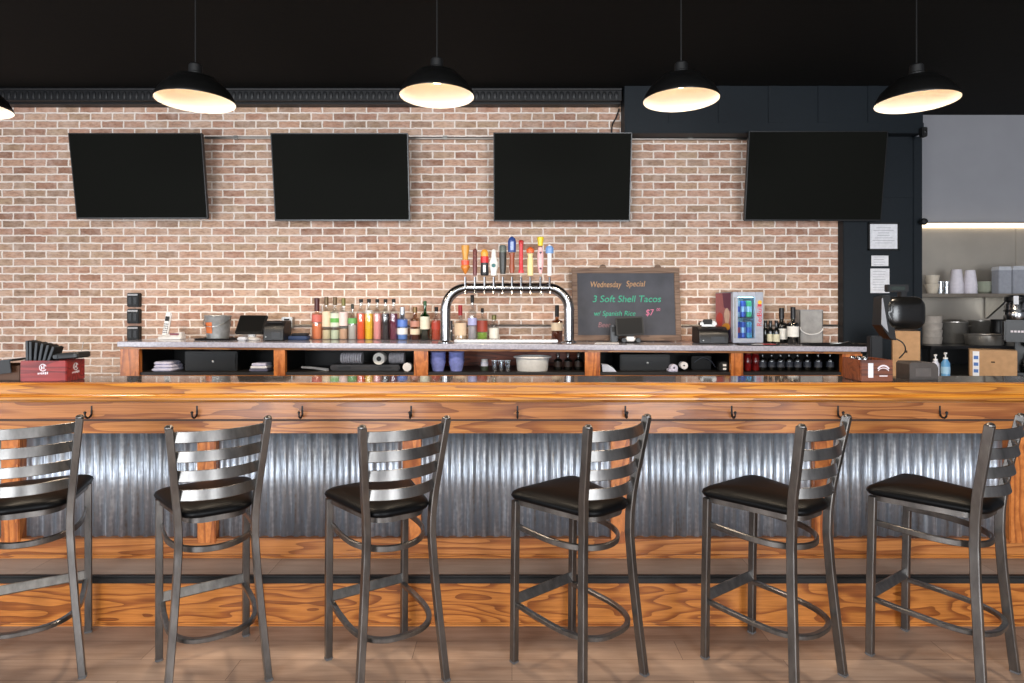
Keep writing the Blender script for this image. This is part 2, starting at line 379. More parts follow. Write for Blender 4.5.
for hx in (91, 196.5, 302, 411, 517.5, 625.5, 732, 838.5, 940.5):
    x = WX(hx, 3.09); z = WZ(410.5, 3.09)
    mb = MB(); mb.box(x - .007, x + .007, 3.094, 3.1, z - .018, z + .026, .003)
    mb.tube([(x, 3.094, z + .0)] + [(x, 3.07 + .024 * math.cos(t), z - .012 - .022 * math.sin(t)) for t in [PI * i / 8 for i in range(9)]] + [(x, 3.046, z - .006)], .0048, 8)
    mb.lathe([(.001, -.007), (.007, -.003), (.007, .003), (.001, .007)], (x, 3.046, z - .003), 8)
    loc_y(mb, 'coat_hook', BLACK)
# bar top with its oak edge
top = thing('bar_countertop', 'polished dark stone bar top with a thick rounded oak front edge', 'countertop', (0, 3.1, ZN + .02))
def pz(y, z): return (y - 3.1, z - ZN - .02)
zmid = WZ(394, BF)
prof = [(3.10, ZN + .02), (3.03, ZN + .02), (3.02, ZN), (2.985, ZN), (2.962, ZN + .006), (2.95, ZN + .018), (2.95, ZN + .03), (2.958, zmid - .004), (2.970, zmid), (2.972, zmid + .006), (2.972, ZB - .008), (2.978, ZB), (3.02, ZB), (3.02, ZB - .03), (3.10, ZB - .03)]
mb = MB(); mb.rings([[Vector((x, *pz(y, z))) for y, z in prof] for x in (X0, X1)])
mb.build('oak_edge', OAKN, top, angle=40)
mb = MB(); mb.box(X0, X1, 3.02 - 3.1, 3.285 - 3.1, ZB - .03 - ZN - .02, ZB + .001 - ZN - .02, .002)
mb.build('stone_surface', GRAN, top)
mb = MB(); mb.box(X0, X1, 3.10 - 3.1, 3.285 - 3.1, 0.0005, ZB - .0305 - ZN - .02)
mb.build('backing_board', OAK, top)

# ------------------------------------------------------------------ bar stools
def rpoly(corners, n=7):
    out = []; m = len(corners)
    for i, (x, y, r) in enumerate(corners):
        p = Vector((x, y)); a = Vector(corners[i - 1][:2]); b = Vector(corners[(i + 1) % m][:2])
        u = (a - p).normalized(); v = (b - p).normalized(); ang = math.acos(max(-1, min(1, u.dot(v)))); d = r / math.tan(ang / 2)
        c = p + (u + v).normalized() * (r / math.sin(ang / 2)); s, e = p + u * d - c, p + v * d - c
        a0 = math.atan2(s.y, s.x); a1 = math.atan2(e.y, e.x); da = (a1 - a0 + PI) % (2 * PI) - PI
        for k in range(n): t = a0 + da * k / (n - 1); out.append((c.x + r * math.cos(t), c.y + r * math.sin(t)))
    return out
def smooth(pts, n=6):
    P = [Vector(p) for p in pts]; out = []
    for i in range(len(P) - 1):
        p0, p1, p2, p3 = P[max(i - 1, 0)], P[i], P[i + 1], P[min(i + 2, len(P) - 1)]
        for k in range(n):
            t = k / n; out.append(.5 * ((2 * p1) + (p2 - p0) * t + (2 * p0 - 5 * p1 + 4 * p2 - p3) * t * t + (3 * p1 - p0 - 3 * p2 + p3) * t ** 3))
    out.append(P[-1]); return out

def make_stool():
    t = thing('bar_stool', '', 'bar stool', group='metal bar stools along the bar')
    A, L2 = .179, .208
    def post_y(z):   # centre line of a rear post
        pts = [(0, -.214), (.20, -.198), (.45, -.180), (.60, -.173), (.70, -.175), (.80, -.184), (1.11, -.236)]
        for (z0, y0), (z1, y1) in zip(pts, pts[1:]):
            if z <= z1: return y0 + (y1 - y0) * (z - z0) / (z1 - z0)
        return pts[-1][1]
    def post_x(z):   # the posts pinch in at seat height
        pts = [(0, .188), (.30, .162), (.50, .147), (.60, .142), (.66, .141), (.74, .145), (1.11, .181)]
        for (z0, y0), (z1, y1) in zip(pts, pts[1:]):
            if z <= z1: return y0 + (y1 - y0) * (z - z0) / (z1 - z0)
        return pts[-1][1]
    for s in (-1, 1):
        lg = MB().sweep([(s * A, L2, .012), (s * A, L2 - .004, .36), (s * A, L2 - .012, .715)], rect(.030, .030, .003), side=(1, 0, 0)).build('leg', GUN, t)
        MB().box(s * A - .0165, s * A + .0165, L2 - .0165, L2 + .0165, 0, .014, .004).build('foot_cap', M('grey_glide', (92, 90, 90), .5), lg)
    for s in (-1, 1):
        zz = [.012, .10, .20, .32, .45, .55, .60, .65, .70, .75, .80, .90, 1.0, 1.10]
        path = smooth([(s * post_x(z), post_y(z), z) for z in zz], 3)
        mb = MB().sweep(path, rect(.028, .034, .003), side=(1, 0, 0))
        lg = mb.build('rear_leg', GUN, t)
        MB().lathe([(.016, 0), (.016, .005), (.010, .012), (.001, .014)], (s * post_x(1.1), post_y(1.1) - .002, 1.099), 10).build('end_cap', GUN, lg)
        MB().box(s * post_x(0) - .0155, s * post_x(0) + .0155, post_y(0) - .0185, post_y(0) + .0185, 0, .014, .004).build('foot_cap', M('grey_glide', (92, 90, 90), .5), lg)
    for k in range(4):
        zc = 1.060 - k * .079; w = post_x(zc) - .012; y0 = post_y(zc)
        path = [(w * (-1 + 2 * i / 14), y0 - .052 * (1 - (-1 + 2 * i / 14) ** 2), zc) for i in range(15)]
        MB().sweep(path, rect(.044, .007, .0025), side=(0, .24, 1)).build('slat', GUN, t)
    # seat frame band and cushion
    def outline(g): return rpoly([(.205 + g, .225 + g, .045), (-.205 - g, .225 + g, .045), (-.122 - g, -.205 - g, .085), (.122 + g, -.205 - g, .085)])
    mb = MB(); o1 = outline(-.014)
    mb.rings([[Vector((x, y, .700)) for x, y in o1], [Vector((x, y, .722)) for x, y in o1]])
    mb.build('seat_frame', GUN, t)
    mb = MB(); rr = []
    for z, g in ((.7225, -.03), (.7225, -.012), (.726, 0), (.738, .006), (.750, .002), (.760, -.012), (.768, -.035), (.774, -.07), (.778, -.11), (.780, -.15)):
        o = outline(min(g, .01)) if g > -.04 else [(x * (1 + g / .2), y * (1 + g / .2)) for x, y in outline(0)]
        rr.append([Vector((x, y - .0, z)) for x, y in o])
    mb.rings(rr); mb.build('seat', VINYL, t, angle=60)
    # horseshoe brace under the seat and horseshoe footrest
    def shoe(z, zb, w, ft, back, front, ex, ey):
        pts = [(-A + .012, front, z)]
        for i in range(21):
            th = PI * i / 20
            cx_ = math.cos(th); pts.append((-(A - .008) * math.copysign(abs(cx_) ** ex, cx_), front - .10 + (back + .10 - front) * (max(0, math.sin(th)) ** ey), z + (zb - z) * math.sin(th)))
        pts.append((A - .012, front, z))
        return MB().sweep(pts, rect(w, ft, .003), side=(0, 0, 1))
    shoe(.598, .590, .026, .013, -.185, .19, 1.0, .72).build('seat_brace', GUN, t)
    shoe(.252, .246, .020, .022, -.222, .19, .8, .55).build('footrest_ring', GUN, t)
    MB().sweep([(-A + .01, L2 - .004, .278), (A - .01, L2 - .004, .278)], rect(.044, .012, .003), side=(0, .5, 1)).build('footrest_bar', GUN, t)
    return t
stool_fit = [(-2.081, 2.659, .538), (-1.294, 2.624, .599), (-.55, 2.628, .576), (.28, 2.634, .691), (1.125, 2.649, .626), (1.873, 2.672, .617)]
names = ['bar stool at the far left, its left half cut off by the frame',
         'second bar stool from the left, standing right of the cut-off one',
         'third bar stool from the left, in front of the juice bottles',
         'fourth bar stool from the left, in front of the chalkboard',
         'fifth bar stool from the left, in front of the mini fridge',
         'bar stool at the far right, its slatted back cut by the frame']
st = make_stool()
for i, (x, y, r) in enumerate(stool_fit):
    o = st if i == 0 else copy_tree(st)
    o.location = (x, y, 0); o.rotation_euler.z = r; o['label'] = names[i] + ', black seat'
# ------------------------------------------------------------------ back bar
CF = 4.72
def zc(x): return 1.286 - .00677 * (x + 2.956)
BX0, BX1 = WX(117, CF), WX(867, CF)
bb = thing('back_bar_cabinet', 'long oak back bar with open dark shelf bays under a grey stone slab', 'back bar', (0, 5.0, 0))
def B(mb, name, mat, **k): return mb.build(name, mat, bb, loc=(0, -5.0, 0), **k)
FD = 4.75; SH = 1.045
def undr(x): return zc(x) - .0415
mb = MB(); a, b = BX0 + .03, BX1 - .03
def slabpts(x0, x1, t0, t1): return [(x0, zc(x0) - t1), (x1, zc(x1) - t1), (x1, zc(x1) - t0), (x0, zc(x0) - t0)]
B(MB().prism(slabpts(a, b, .0415, .058), FD, 4.80), 'top_rail', OAK)
posts = [(120.5, 139), (274, 285), (414, 428), (585, 600), (731, 743), (842, 862)]
for p, q in posts:
    x0, x1 = WX(p, FD), WX(q, FD)
    B(MB().prism([(x0, 0), (x1, 0), (x1, undr(x1) - .016), (x0, undr(x0) - .016)], FD - .004, FD + .04), 'post', OAKV)
    B(MB().prism([(x0 + .03, 0), (x1 - .03, 0), (x1 - .03, undr(x1) - .018), (x0 + .03, undr(x0) - .018)], FD + .04, 5.30), 'divider', BLACK)
B(MB().box(a + .04, b - .04, FD + .012, 5.30, SH - .022, SH), 'shelf', M('dark_shelf_board', (34, 30, 28), .45))
B(MB().box(a + .04, b - .04, FD + .015, FD + .035, .1, SH - .022), 'front_panel', OAK)
B(MB().box(a, b, 5.30, 5.32, 0, undr(b) - .02), 'back_panel', BLACK)
B(MB().box(WX(428, FD), WX(585, FD), 5.285, 5.30, SH, undr(b) - .02), 'bay_lining', OAKR)
slab = MB(); slab.prism(slabpts(BX0, BX1, 0, .0405), CF, WALLD - .004)
so = slab.build('stone_worktop', STONE, angle=30)
tag(so, 'long grey stone slab on top of the back bar, bottles standing on it', 'countertop')
bv = so.modifiers.new('bevel', 'BEVEL'); bv.width = .004; bv.segments = 2
def base(px, d, half=.05): return zc(WX(px, d) - half) + .0006
def at(px, d, half=.05): return (WX(px, d), d, base(px, d, half))

# ------------------------------------------------------------------ televisions
def tv(tl, tr, bl, br, yt, yb, label):
    dt, db = 5.10, 5.20
    xt0, xt1, xb0, xb1 = WX(tl, dt), WX(tr, dt), WX(bl, db), WX(br, db)
    zt, zb = WZ(yt, dt), WZ(yb, db); w = ((xt1 - xt0) + (xb1 - xb0)) / 2; cx = (xt0 + xt1 + xb0 + xb1) / 4
    h = math.hypot(zt - zb, db - dt); t = thing('television', label, 'television', (cx, (dt + db) / 2, (zt + zb) / 2), 0, 'televisions on the brick wall')
    t.rotation_euler = (math.atan2(db - dt, zt - zb), 0, 0)
    MB().box(-w / 2, w / 2, .002, .035, -h / 2, h / 2, .006).build('housing', BLK2, t)
    mb = MB(); f = .008
    for q in ((-w / 2, w / 2, h / 2 - f, h / 2), (-w / 2, w / 2, -h / 2, -h / 2 + f * 1.6), (-w / 2, -w / 2 + f, -h / 2, h / 2), (w / 2 - f, w / 2, -h / 2, h / 2)): mb.box(q[0], q[1], -.004, .004, q[2], q[3], .001)
    mb.build('bezel', M('tv_bezel', (14, 14, 14), .3), t)
    MB().box(-w / 2 + f, w / 2 - f, -.0012, .003, -h / 2 + f, h / 2 - f).build('screen', M('tv_screen', (13, 14, 10), .7, noise=.0, spec=.1), t)
    MB().box(-.02, .02, -.006, -.003, -h / 2 + .002, -h / 2 + .011).build('badge', M('grey_badge', (60, 60, 62), .4), t)
    mb = MB(); mb.box(-w * .28, w * .28, .035, .06, -h * .25, h * .25, .006); mb.build('back_cover', BLACK, t)
    mb = MB(); mb.box(-.12, .12, .06, .075, -.12, .12)
    mb.build('mount_plate', BLACK, t)
    mb = MB(); mb.tube([(-.09, .07, -.02), (-.09, .17, -.02)], .01); mb.tube([(.09, .07, -.02), (.09, .17, -.02)], .01); mb.build('mount_arm', BLACK, t)
    return t
tv(69, 204, 76, 206, 133, 219, 'leftmost of the four black televisions on the brick wall')
tv(270, 408, 275.5, 410, 133, 221, 'second television from the left, tilted black screen on brick')
tv(494, 633, 493, 629, 132.5, 221.5, 'third television from the left, above the draft beer tower')
tv(749, 889, 744, 880, 131, 221, 'rightmost black television, beside the dark pilaster')

# ------------------------------------------------------------------ conduits, outlets, cable, notices
def zigz(*a): return a
mb = MB(); zc_ = WZ(137.5, 5.33)
mb.tube([(WX(205, 5.33), 5.335, zc_), (WX(748, 5.33), 5.335, WZ(139, 5.33))], .012, 8)
o = mb.build('wall_conduit', BRUSH); tag(o, 'long metal conduit running along the brick behind the television tops', 'conduit')
for px in (236, 445, 690):
    x = WX(px, 5.33); MB().box(x - .02, x + .02, 5.318, 5.355, zc_ - .017, zc_ + .015, .005).build('clamp', BRUSH, o)
mb = MB(); z2 = WZ(325.5, 5.34); mb.tube([(WX(291, 5.34), 5.342, z2), (WX(838, 5.34), 5.342, z2)], .010, 8)
tag(mb.build('counter_conduit', BRUSH), 'thin metal conduit low on the brick behind the bottles', 'conduit')
for i, (y0, y1, nm) in enumerate(((293, 307, 'topmost'), (309, 323.5, 'middle'), (326, 340.5, 'lowest'))):
    d = 5.33; z1_, z0_ = WZ(y0, d), WZ(y1, d); x0, x1 = WX(128, d), WX(140, d)
    t = thing('wall_outlet', nm + ' of three square black outlet boxes stacked on the brick', 'outlet', ((x0 + x1) / 2, d, (z0_ + z1_) / 2), 0, 'black outlet boxes on the brick')
    w, h = (x1 - x0) / 2, (z1_ - z0_) / 2
    MB().box(-w, w, -.02, .028, -h, h, .006).build('outlet_box', BLACK, t)
    MB().box(-w * .85, w * .85, -.023, -.019, h * .62, h * .86, .002).build('light_strip', M('pale_grey_plastic', (170, 170, 172), .4), t)
    for s in (-1, 1): MB().box(s * w * .42 - .016, s * w * .42 + .016, -.024, -.018, -h * .6, h * .4, .004).build('socket', BLK2, t)
d = 5.31; x = WX(287.5, d)
t = thing('wall_outlet', 'grey metal outlet box behind the black printer, left of the bottles', 'outlet', (x, d, WZ(322.5, d)))
MB().box(-.047, .047, -.02, .046, -.048, .048, .005).build('outlet_box', BRUSH, t)
for s in (-1, 1): MB().box(-.024, .024, -.024, -.019, s * .02 - .014, s * .02 + .014, .005).build('socket', BLK2, t)
mb = MB(); mb.tube(smooth([(WX(620, 5.3), 5.345, WZ(107, 5.3)), (WX(617, 5.3), 5.345, WZ(116, 5.3)), (WX(613, 5.3), 5.34, WZ(124, 5.3)), (WX(612, 5.3), 5.335, WZ(138, 5.3))]), .006, 6)
tag(mb.build('loose_cable', BLACK), 'short black cable dangling on the brick beside the dark soffit', 'cable')
d = 5.27
def notice(x0, x1, y0, y1, label, lines, y=5.2775):
    X0_, X1_, Z0_, Z1_ = WX(x0, d), WX(x1, d), WZ(y1, d), WZ(y0, d)
    t = thing('paper_notice', label, 'notice', ((X0_ + X1_) / 2, y, (Z0_ + Z1_) / 2)); w, h = (X1_ - X0_) / 2, (Z1_ - Z0_) / 2
    MB().box(-w, w, 0, .003, -h, h).build('sheet', PAPER, t)
    mb = MB()
    for k in range(lines): zz = h * .75 - k * 1.5 * h / max(1, lines - 1); mb.box(-w * .75, w * (.4 + .35 * random.random()), -.0008, .0004, zz - .0016, zz + .0016)
    mb.build('printed_lines', M('grey_ink', (160, 160, 168), .8), t)
notice(872, 889, 255.5, 266, 'small square paper notice taped below the framed certificate', 4)
notice(871, 890, 268.5, 293, 'taller paper notice, lower of the two taped under the frame', 8)
X0_, X1_, Z0_, Z1_ = WX(868, d), WX(899, d), WZ(250.5, d), WZ(222.5, d)
t = thing('framed_certificate', 'white certificate in a thin black frame on the dark pilaster', 'framed certificate', ((X0_ + X1_) / 2, 5.2715, (Z0_ + Z1_) / 2)); w, h = (X1_ - X0_) / 2, (Z1_ - Z0_) / 2
mb = MB(); f = .014
for q in ((-w, w, h - f, h), (-w, w, -h, -h + f), (-w, -w + f, -h, h), (w - f, w, -h, h)): mb.box(q[0], q[1], -.012, .009, q[2], q[3], .003)
mb.build('frame', BLACK, t); MB().box(-w + f, w - f, -.002, .004, -h + f, h - f).build('certificate', PAPER, t)
mb = MB()
for k in range(7): zz = h * .62 - k * h * .18; ww = w * random.uniform(.3, .72); mb.box(-ww, ww, -.003, -.001, zz - .0018, zz + .0018)
mb.build('printed_lines', M('grey_ink', (160, 160, 168), .8), t)
t = thing('ball_fixture', 'small black round knob fixed on the edge of the pilaster', 'knob', (WX(921.5, 5.25), 5.258, WZ(222, 5.25)))
MB().lathe([(.012, .022), (.012, -.02), (.026, -.024), (.030, -.04), (.024, -.056), (.001, -.06)], (0, 0, 0), 14, axis='y').build('knob', BLACK, t)
t = thing('wall_sensor', 'small black box sensor at the right corner of the soffit', 'sensor', (WX(923, 5.14), 5.14, WZ(132.5, 5.14)))
MB().box(-.022, .022, -.03, .024, -.04, .04, .006).build('case', BLACK, t); MB().lathe([(.012, -.03), (.012, -.036), (.001, -.04)], (0, 0, 0), 10, axis='y').build('lens', BLK2, t)

# ------------------------------------------------------------------ pendant lamps
def make_pendant():
    t = thing('pendant_lamp', '', 'pendant lamp', group='black dome pendant lamps over the bar')
    mb = MB(); out = [(.193, 0), (.194, .004), (.189, .022), (.167, .060), (.133, .094), (.112, .108), (.106, .114), (.102, .122), (.075, .13), (.04, .134), (.001, .135)]
    mb.lathe(out, seg=40, cap=False)
    mb.build('shade', M('black_enamel', (16, 16, 16), .3, coat=.3), t, angle=50)
    inn = [(.193, 0), (.188, .004), (.183, .02), (.162, .056), (.129, .088), (.108, .098), (.07, .124), (.001, .128)]
    MB().lathe(inn, seg=40, cap=False).build('shade_lining', M('white_enamel', (240, 232, 220), .45, noise=.01), t, angle=70)
    MB().lathe([(.038, .134), (.038, .15), (.034, .155), (.033, .19), (.026, .198), (.01, .202), (.001, .202)], seg=18).build('socket_cap', BLACK, t)
    MB().lathe([(.013, .1275), (.018, .118), (.031, .102), (.033, .09), (.026, .074), (.012, .067), (.001, .065)], seg=18).build('bulb', emit('warm_bulb', (255, 218, 170), 14), t)
    MB().tube([(0, 0, .20), (0, 0, CEIL - WZ(99, 3.18) - .025)], .0035, 6).build('cord', BLACK, t)
    MB().lathe([(.06, CEIL - WZ(99, 3.18)), (.06, CEIL - WZ(99, 3.18) - .012), (.03, CEIL - WZ(99, 3.18) - .03), (.001, CEIL - WZ(99, 3.18) - .03)], seg=18).build('ceiling_rose', BLACK, t)
    return t
pl = make_pendant(); ll = ['leftmost pendant lamp, only its rim reaching into the frame', 'black dome pendant lamp over the left end, between two televisions', 'third black pendant lamp from the left, above the bottles', 'black dome pendant lamp beside the dark soffit corner', 'rightmost black pendant lamp, nearest the kitchen opening']
for i, (px, py) in enumerate(((-33, 107), (195.5, 101), (437, 95.5), (681, 99.5), (916.5, 101.5))):
    o = pl if i == 0 else copy_tree(pl)
    o.location = (WX(px, 3.18), 3.18, WZ(py + 1, 3.18)); o['label'] = ll[i]
    l = bpy.data.lights.new('bulb_light', 'SPOT'); l.energy = 50; l.color = (1, .82, .62); l.shadow_soft_size = .09; l.spot_size = math.radians(170); l.spot_blend = .55
    lo = bpy.data.objects.new('bulb_light', l); COL.objects.link(lo); lo.location = (o.location.x, 3.18, o.location.z + .004)

# ------------------------------------------------------------------ draft tower
DT = 4.80
tw = thing('draft_beer_tower', 'polished steel arch beer tower with ten assorted tap handles', 'beer tower', (WX(507, DT), DT, base(507, DT, .6)))
ox, oz = tw.location.x, tw.location.z; R = .040
xl, xr, zt = WX(445.5, DT) - ox, WX(569, DT) - ox, WZ(288, DT) - oz; cr = .17
pth = [(xl, 0, .01), (xl, 0, zt - cr)] + [(xl + cr - cr * math.cos(t), 0, zt - cr + cr * math.sin(t)) for t in [PI / 2 * i / 10 for i in range(1, 11)]] + [(xr - cr + cr * math.sin(t), 0, zt - cr + cr * math.cos(t)) for t in [PI / 2 * i / 10 for i in range(0, 11)]] + [(xr, 0, .01)]
MB().tube(pth, R, 20, side=(0, 1, 0)).build('arch', STEEL, tw, angle=60)
for x in (xl, xr):
    MB().lathe([(.062, 0), (.062, .008), (.05, .014), (.043, .02)], (x, 0, 0), 24).build('base_flange', STEEL, tw)
for x, z, ax in ((xl, zt - cr, 'z'), (xr, zt - cr, 'z'), (xl + cr, zt, 'x'), (xr - cr, zt, 'x')):
    MB().lathe([(R, -.006), (R + .005, -.006), (R + .005, .006), (R, .006)], (x, 0, z), 20, axis=ax).build('joint_ring', STEEL, tw)
def tapcol(n, c, **k): return M(n, c, .35, **k)
# each handle: list of sections (material, profile) with z in pixels above the arch centre line
K = DT / F
handles = [
 (466, [((196, 120, 50), [(.6, 14), (3, 20), (4.2, 24), (3.2, 26)]), ((214, 84, 54), [(3.4, 26), (3.6, 32)]), ((206, 146, 60), [(2.6, 33), (2.2, 37), (3.2, 44), (3.6, 52), (2.6, 52.5)])]),
 (475.5, [((96, 42, 44), [(1.6, 12), (1.9, 20), (1.8, 44), (1.0, 46)])]),
 (485, [((26, 28, 32), [(3.0, 12), (3.6, 14), (3.2, 28)]), ((196, 30, 34), [(3.5, 28), (3.5, 36)]), ((226, 160, 60), [(3.0, 36), (3.4, 40), (2.2, 44), (.6, 45)])]),
 (494, [((226, 228, 226), [(2.6, 12), (2.6, 17), (3.6, 22), (3.8, 28), (2.2, 34), (1.8, 43), (.6, 44)])]),
 (503, [((44, 46, 44), [(2.2, 14), (3.0, 24), (3.2, 39), (3.4, 40)]), ((86, 96, 92), [(3.0, 40), (3.1, 47), (2.0, 49)])]),
 (512, [((140, 66, 36), [(1.8, 15), (2.4, 22), (1.9, 28), (2.4, 39)]), ((48, 74, 140), [(3.4, 40), (3.6, 52), (2.8, 56), (.8, 58.5)])]),
 (521, [((206, 60, 70), [(2.4, 15), (2.4, 18), (1.7, 19), (1.6, 48)]), ((176, 40, 46), [(2.2, 48), (2.2, 52), (1.0, 53)])]),
 (530, [((222, 206, 150), [(2.6, 12), (2.6, 33), (1.8, 35), (2.8, 39)]), ((206, 96, 48), [(3.2, 40), (3.6, 44), (1.2, 47)])]),
 (540, [((224, 176, 180), [(1.2, 14), (2.6, 24), (2.8, 36), (1.8, 44)]), ((226, 200, 40), [(2.2, 46), (2.2, 50), (3.0, 54), (2.6, 56)])]),
 (549, [((226, 228, 232), [(1.9, 12), (1.9, 38), (2.4, 40)]), ((110, 150, 206), [(3.4, 40), (3.6, 46), (2.4, 49)]), ((226, 228, 232), [(1.6, 49), (.6, 51)])]),
]
tops = [42, 38.5, 38, 38, 42, 50.5, 47, 40, 50, 42.6]
for i, (px, secs) in enumerate(handles):
    kz = (tops[i] - 12) / (secs[-1][1][-1][1] - 12)
    def Z_(z): return 12 + (z - 12) * kz
    x = WX(px, DT) - ox
    mb = MB(); mb.lathe([(.012, R - .004), (.016, R + .002), (.012, R + .05), (.001, R + .052)], (x, 0, zt), 10, axis='y', sx=1)
    for q in mb.bm.verts: q.co.y = -q.co.y
    mb.tube([(x, -R - .03, zt + .012), (x, -R - .03, zt + .085)], .009, 8)
    mb.tube(smooth([(x, -R - .03, zt), (x, -R - .06, zt - .012), (x, -R - .072, zt - .05)]), .008, 8)
    tp = mb.build('beer_tap', STEEL, tw)
    for j, (c, pr) in enumerate(secs):
        nm = 'tap_handle' if j == 0 else 'handle_ornament'
        MB().lathe([(.001, Z_(pr[0][1]) * K)] + [(r * 1.15 * K, Z_(z) * K) for r, z in pr] + [(.001, Z_(pr[-1][1]) * K)], (x, -R - .03, zt), 14, sy=.75).build(nm, tapcol('tap_%d_%d' % (i, j), c), tp, angle=50)
    if i == 3:
        MB().lathe([(.016, 0), (.016, -.003), (.001, -.003)], (x, -R - .060, zt + Z_(24) * K), 14, axis='y').build('round_emblem', tapcol('teal_emblem', (30, 96, 100)), tp)
    if i == 2:
        MB().box(x - .010, x + .010, -R - .058, -R - .048, zt + Z_(16) * K, zt + Z_(25) * K, .002).build('pale_emblem', WHITE, tp)
    if i == 5:
        MB().box(x - .012, x + .012, -R - .060, -R - .05, zt + Z_(42) * K, zt + Z_(52) * K, .002).build('pale_emblem', tapcol('pale_blue', (150, 170, 214)), tp)
    if i == 8:
        for zz in (20, 38): MB().lathe([(.009, 0), (.009, -.004), (.001, -.004)], (x, -R - .050, zt + Z_(zz) * K), 10, axis='y').build('dark_emblem', tapcol('dark_spot', (50, 30, 60)), tp)
d = 4.93
tr = thing('drip_tray', 'low white drip tray on the slab under the beer tower', 'drip tray', (WX(506, d), d, base(506, d, .43)))
MB().box(-.415, .415, -.06, .06, 0, .022, .004).build('tray', M('pale_steel', (222, 224, 228), .35), tr)
mb = MB()
for k in range(24): mb.box(-.40 + k * .0345, -.385 + k * .0345, -.05, .05, .0205, .0235)
mb.build('grille', BRUSH, tr)

# ------------------------------------------------------------------ bottles on the slab
def bottle(px, top, w, d, body, label, liquid=None, lab=None, cap=None, neck=.32, sh=.62, lfill=.5, name='liquor_bottle', cat='bottle', bot=None, caph=.1, labz=(.15, .5), spout=False, group='bottles along the back bar', z0=None, lab2=None, blk=None):
    """px column, top row and width in photo pixels at depth d; sh = where the shoulder starts, neck = neck radius share"""
    zb = base(px, d, .03) if z0 is None else z0
    h = WZ(top, d) - zb; r = w / 2 / F * d; t = thing(name, label, cat, (WX(px, d), d, zb), 0, group)
    rn = r * neck; hb = h * (1 - caph); zs = h * sh
    def prof(k=0.0):
        P = [(.001, .002 + k), (r * .88 - k, .001 + k), (r - k, .006 + k), (r - k, zs)]
        for i in range(1, 7):
            u = i / 6; P.append((rn + (r - rn) * (.5 + .5 * math.cos(PI * u)) - k, zs + (hb - zs) * .45 * u))
        P += [(rn - k, hb)]
        return P
    MB().lathe(prof() + [(.001, hb)], seg=18).build('glass_body', body, t, angle=50)
    if liquid:
        P = []; zl = h * lfill
        for rr, zz in prof(.0018):
            if zz < zl: P.append((rr, zz))
            else: P.append((P[-1][0], zl)) ; break
        P.append((.001, zl)); MB().lathe(P, seg=16).build('drink', liquid, t, angle=50)
    if lab: MB().lathe([(r + .0004, h * labz[0]), (r + .001, h * labz[0]), (r + .001, h * labz[1]), (r + .0004, h * labz[1])], seg=18, cap=False).build('label', lab, t)
    if lab2: MB().lathe([(r + .0008, h * lab2[1]), (r + .0016, h * lab2[1]), (r + .0016, h * lab2[2]), (r + .0008, h * lab2[2])], seg=18, cap=False).build('label_band', lab2[0], t)
    cm = cap or BLACK
    if spout:
        mb = MB(); mb.lathe([(rn * .9, hb - .002), (rn * 1.15, hb), (rn * 1.1, hb + .012), (.005, hb + .016), (.004, h * .99), (.001, h)], seg=10)
        mb.build('pour_spout', cm, t)
    else: MB().lathe([(rn * 1.02, hb - h * .02), (rn * 1.18, hb - h * .018), (rn * 1.18, h - .003), (rn * 1.0, h), (.001, h)], seg=14).build('cap', cm, t)
    return t
CLR = glass('clear_glass', (.93, .95, .94)); CLB = glass('blue_tinted_glass', (.62, .76, .95)); AMB = glass('amber_glass', (.62, .36, .10)); GRN = glass('green_glass', (.05, .34, .10))
PNK = glass('peach_glass', (.98, .80, .70)); DRK = M('black_bottle_glass', (14, 15, 14), .12, coat=.5)
def liq(n, c): return M(n, c, .3, noise=.02)
DB = 5.20
bottle(317, 298, 10, DB, PNK, 'round pinkish liqueur bottle with a black and red neck, first at left', liq('peach_liquor', (226, 160, 122)), M('coral_label', (198, 104, 92), .5), M('black_red_cap', (70, 20, 22), .4), neck=.42, lfill=.38, labz=(.42, .60), caph=.3)
bottle(326.5, 297, 8.5, DB, CLR, 'tall clear bottle with cream label and bronze cap', liq('pale_gold', (222, 206, 170)), M('cream_label', (224, 204, 176), .6), M('bronze_cap', (104, 84, 58), .4, .3), neck=.4, lfill=.22, labz=(.3, .66), caph=.17)
bottle(335, 297, 8.5, DB, CLR, 'tall clear bottle with white and green label', liq('pale_mint', (212, 222, 196)), M('white_green_label', (206, 216, 196), .6), M('bronze_cap', (104, 84, 58), .4, .3), neck=.4, lfill=.22, labz=(.3, .62), caph=.17, lab2=(M('leaf_green', (96, 168, 76), .5), .40, .50))
bottle(343.5, 298, 8.5, DB, CLR, 'tall clear bottle with pale pink label and peach base', liq('peach_pale', (214, 170, 140)), M('pale_pink_label', (228, 204, 200), .6), M('olive_cap', (116, 110, 60), .4, .3), neck=.4, lfill=.26, labz=(.33, .66), caph=.17)
bottle(352.5, 304, 8.5, DB, CLR, 'shorter frosted bottle with a bright green band', liq('frost', (190, 186, 182)), M('green_band', (104, 170, 96), .5), M('dark_cap', (40, 48, 40), .4), neck=.3, lfill=.42, labz=(.45, .60), caph=.12, sh=.58)
for px, c, nm in ((361, (240, 92, 40), 'orange'), (369, (244, 200, 20), 'yellow'), (377.3, (240, 158, 158), 'pink'), (385.5, (34, 30, 34), 'nearly black'), (393.7, (112, 34, 64), 'dark plum')):
    t = bottle(px, 299, 8, DB, CLR, 'clear pourer bottle filled with %s juice' % nm, liq('juice_' + nm.replace(' ', '_'), c), None, BLACK, neck=.42, sh=.66, lfill=.64, caph=.07, spout=False, name='juice_bottle', group='juice pourer bottles')
    if nm == 'yellow':
        h = WZ(299, DB) - t.location.z; MB().lathe([(.031, h * .642), (.031, h * .72), (.001, h * .722)], seg=14).build('foam', WHITE, t)
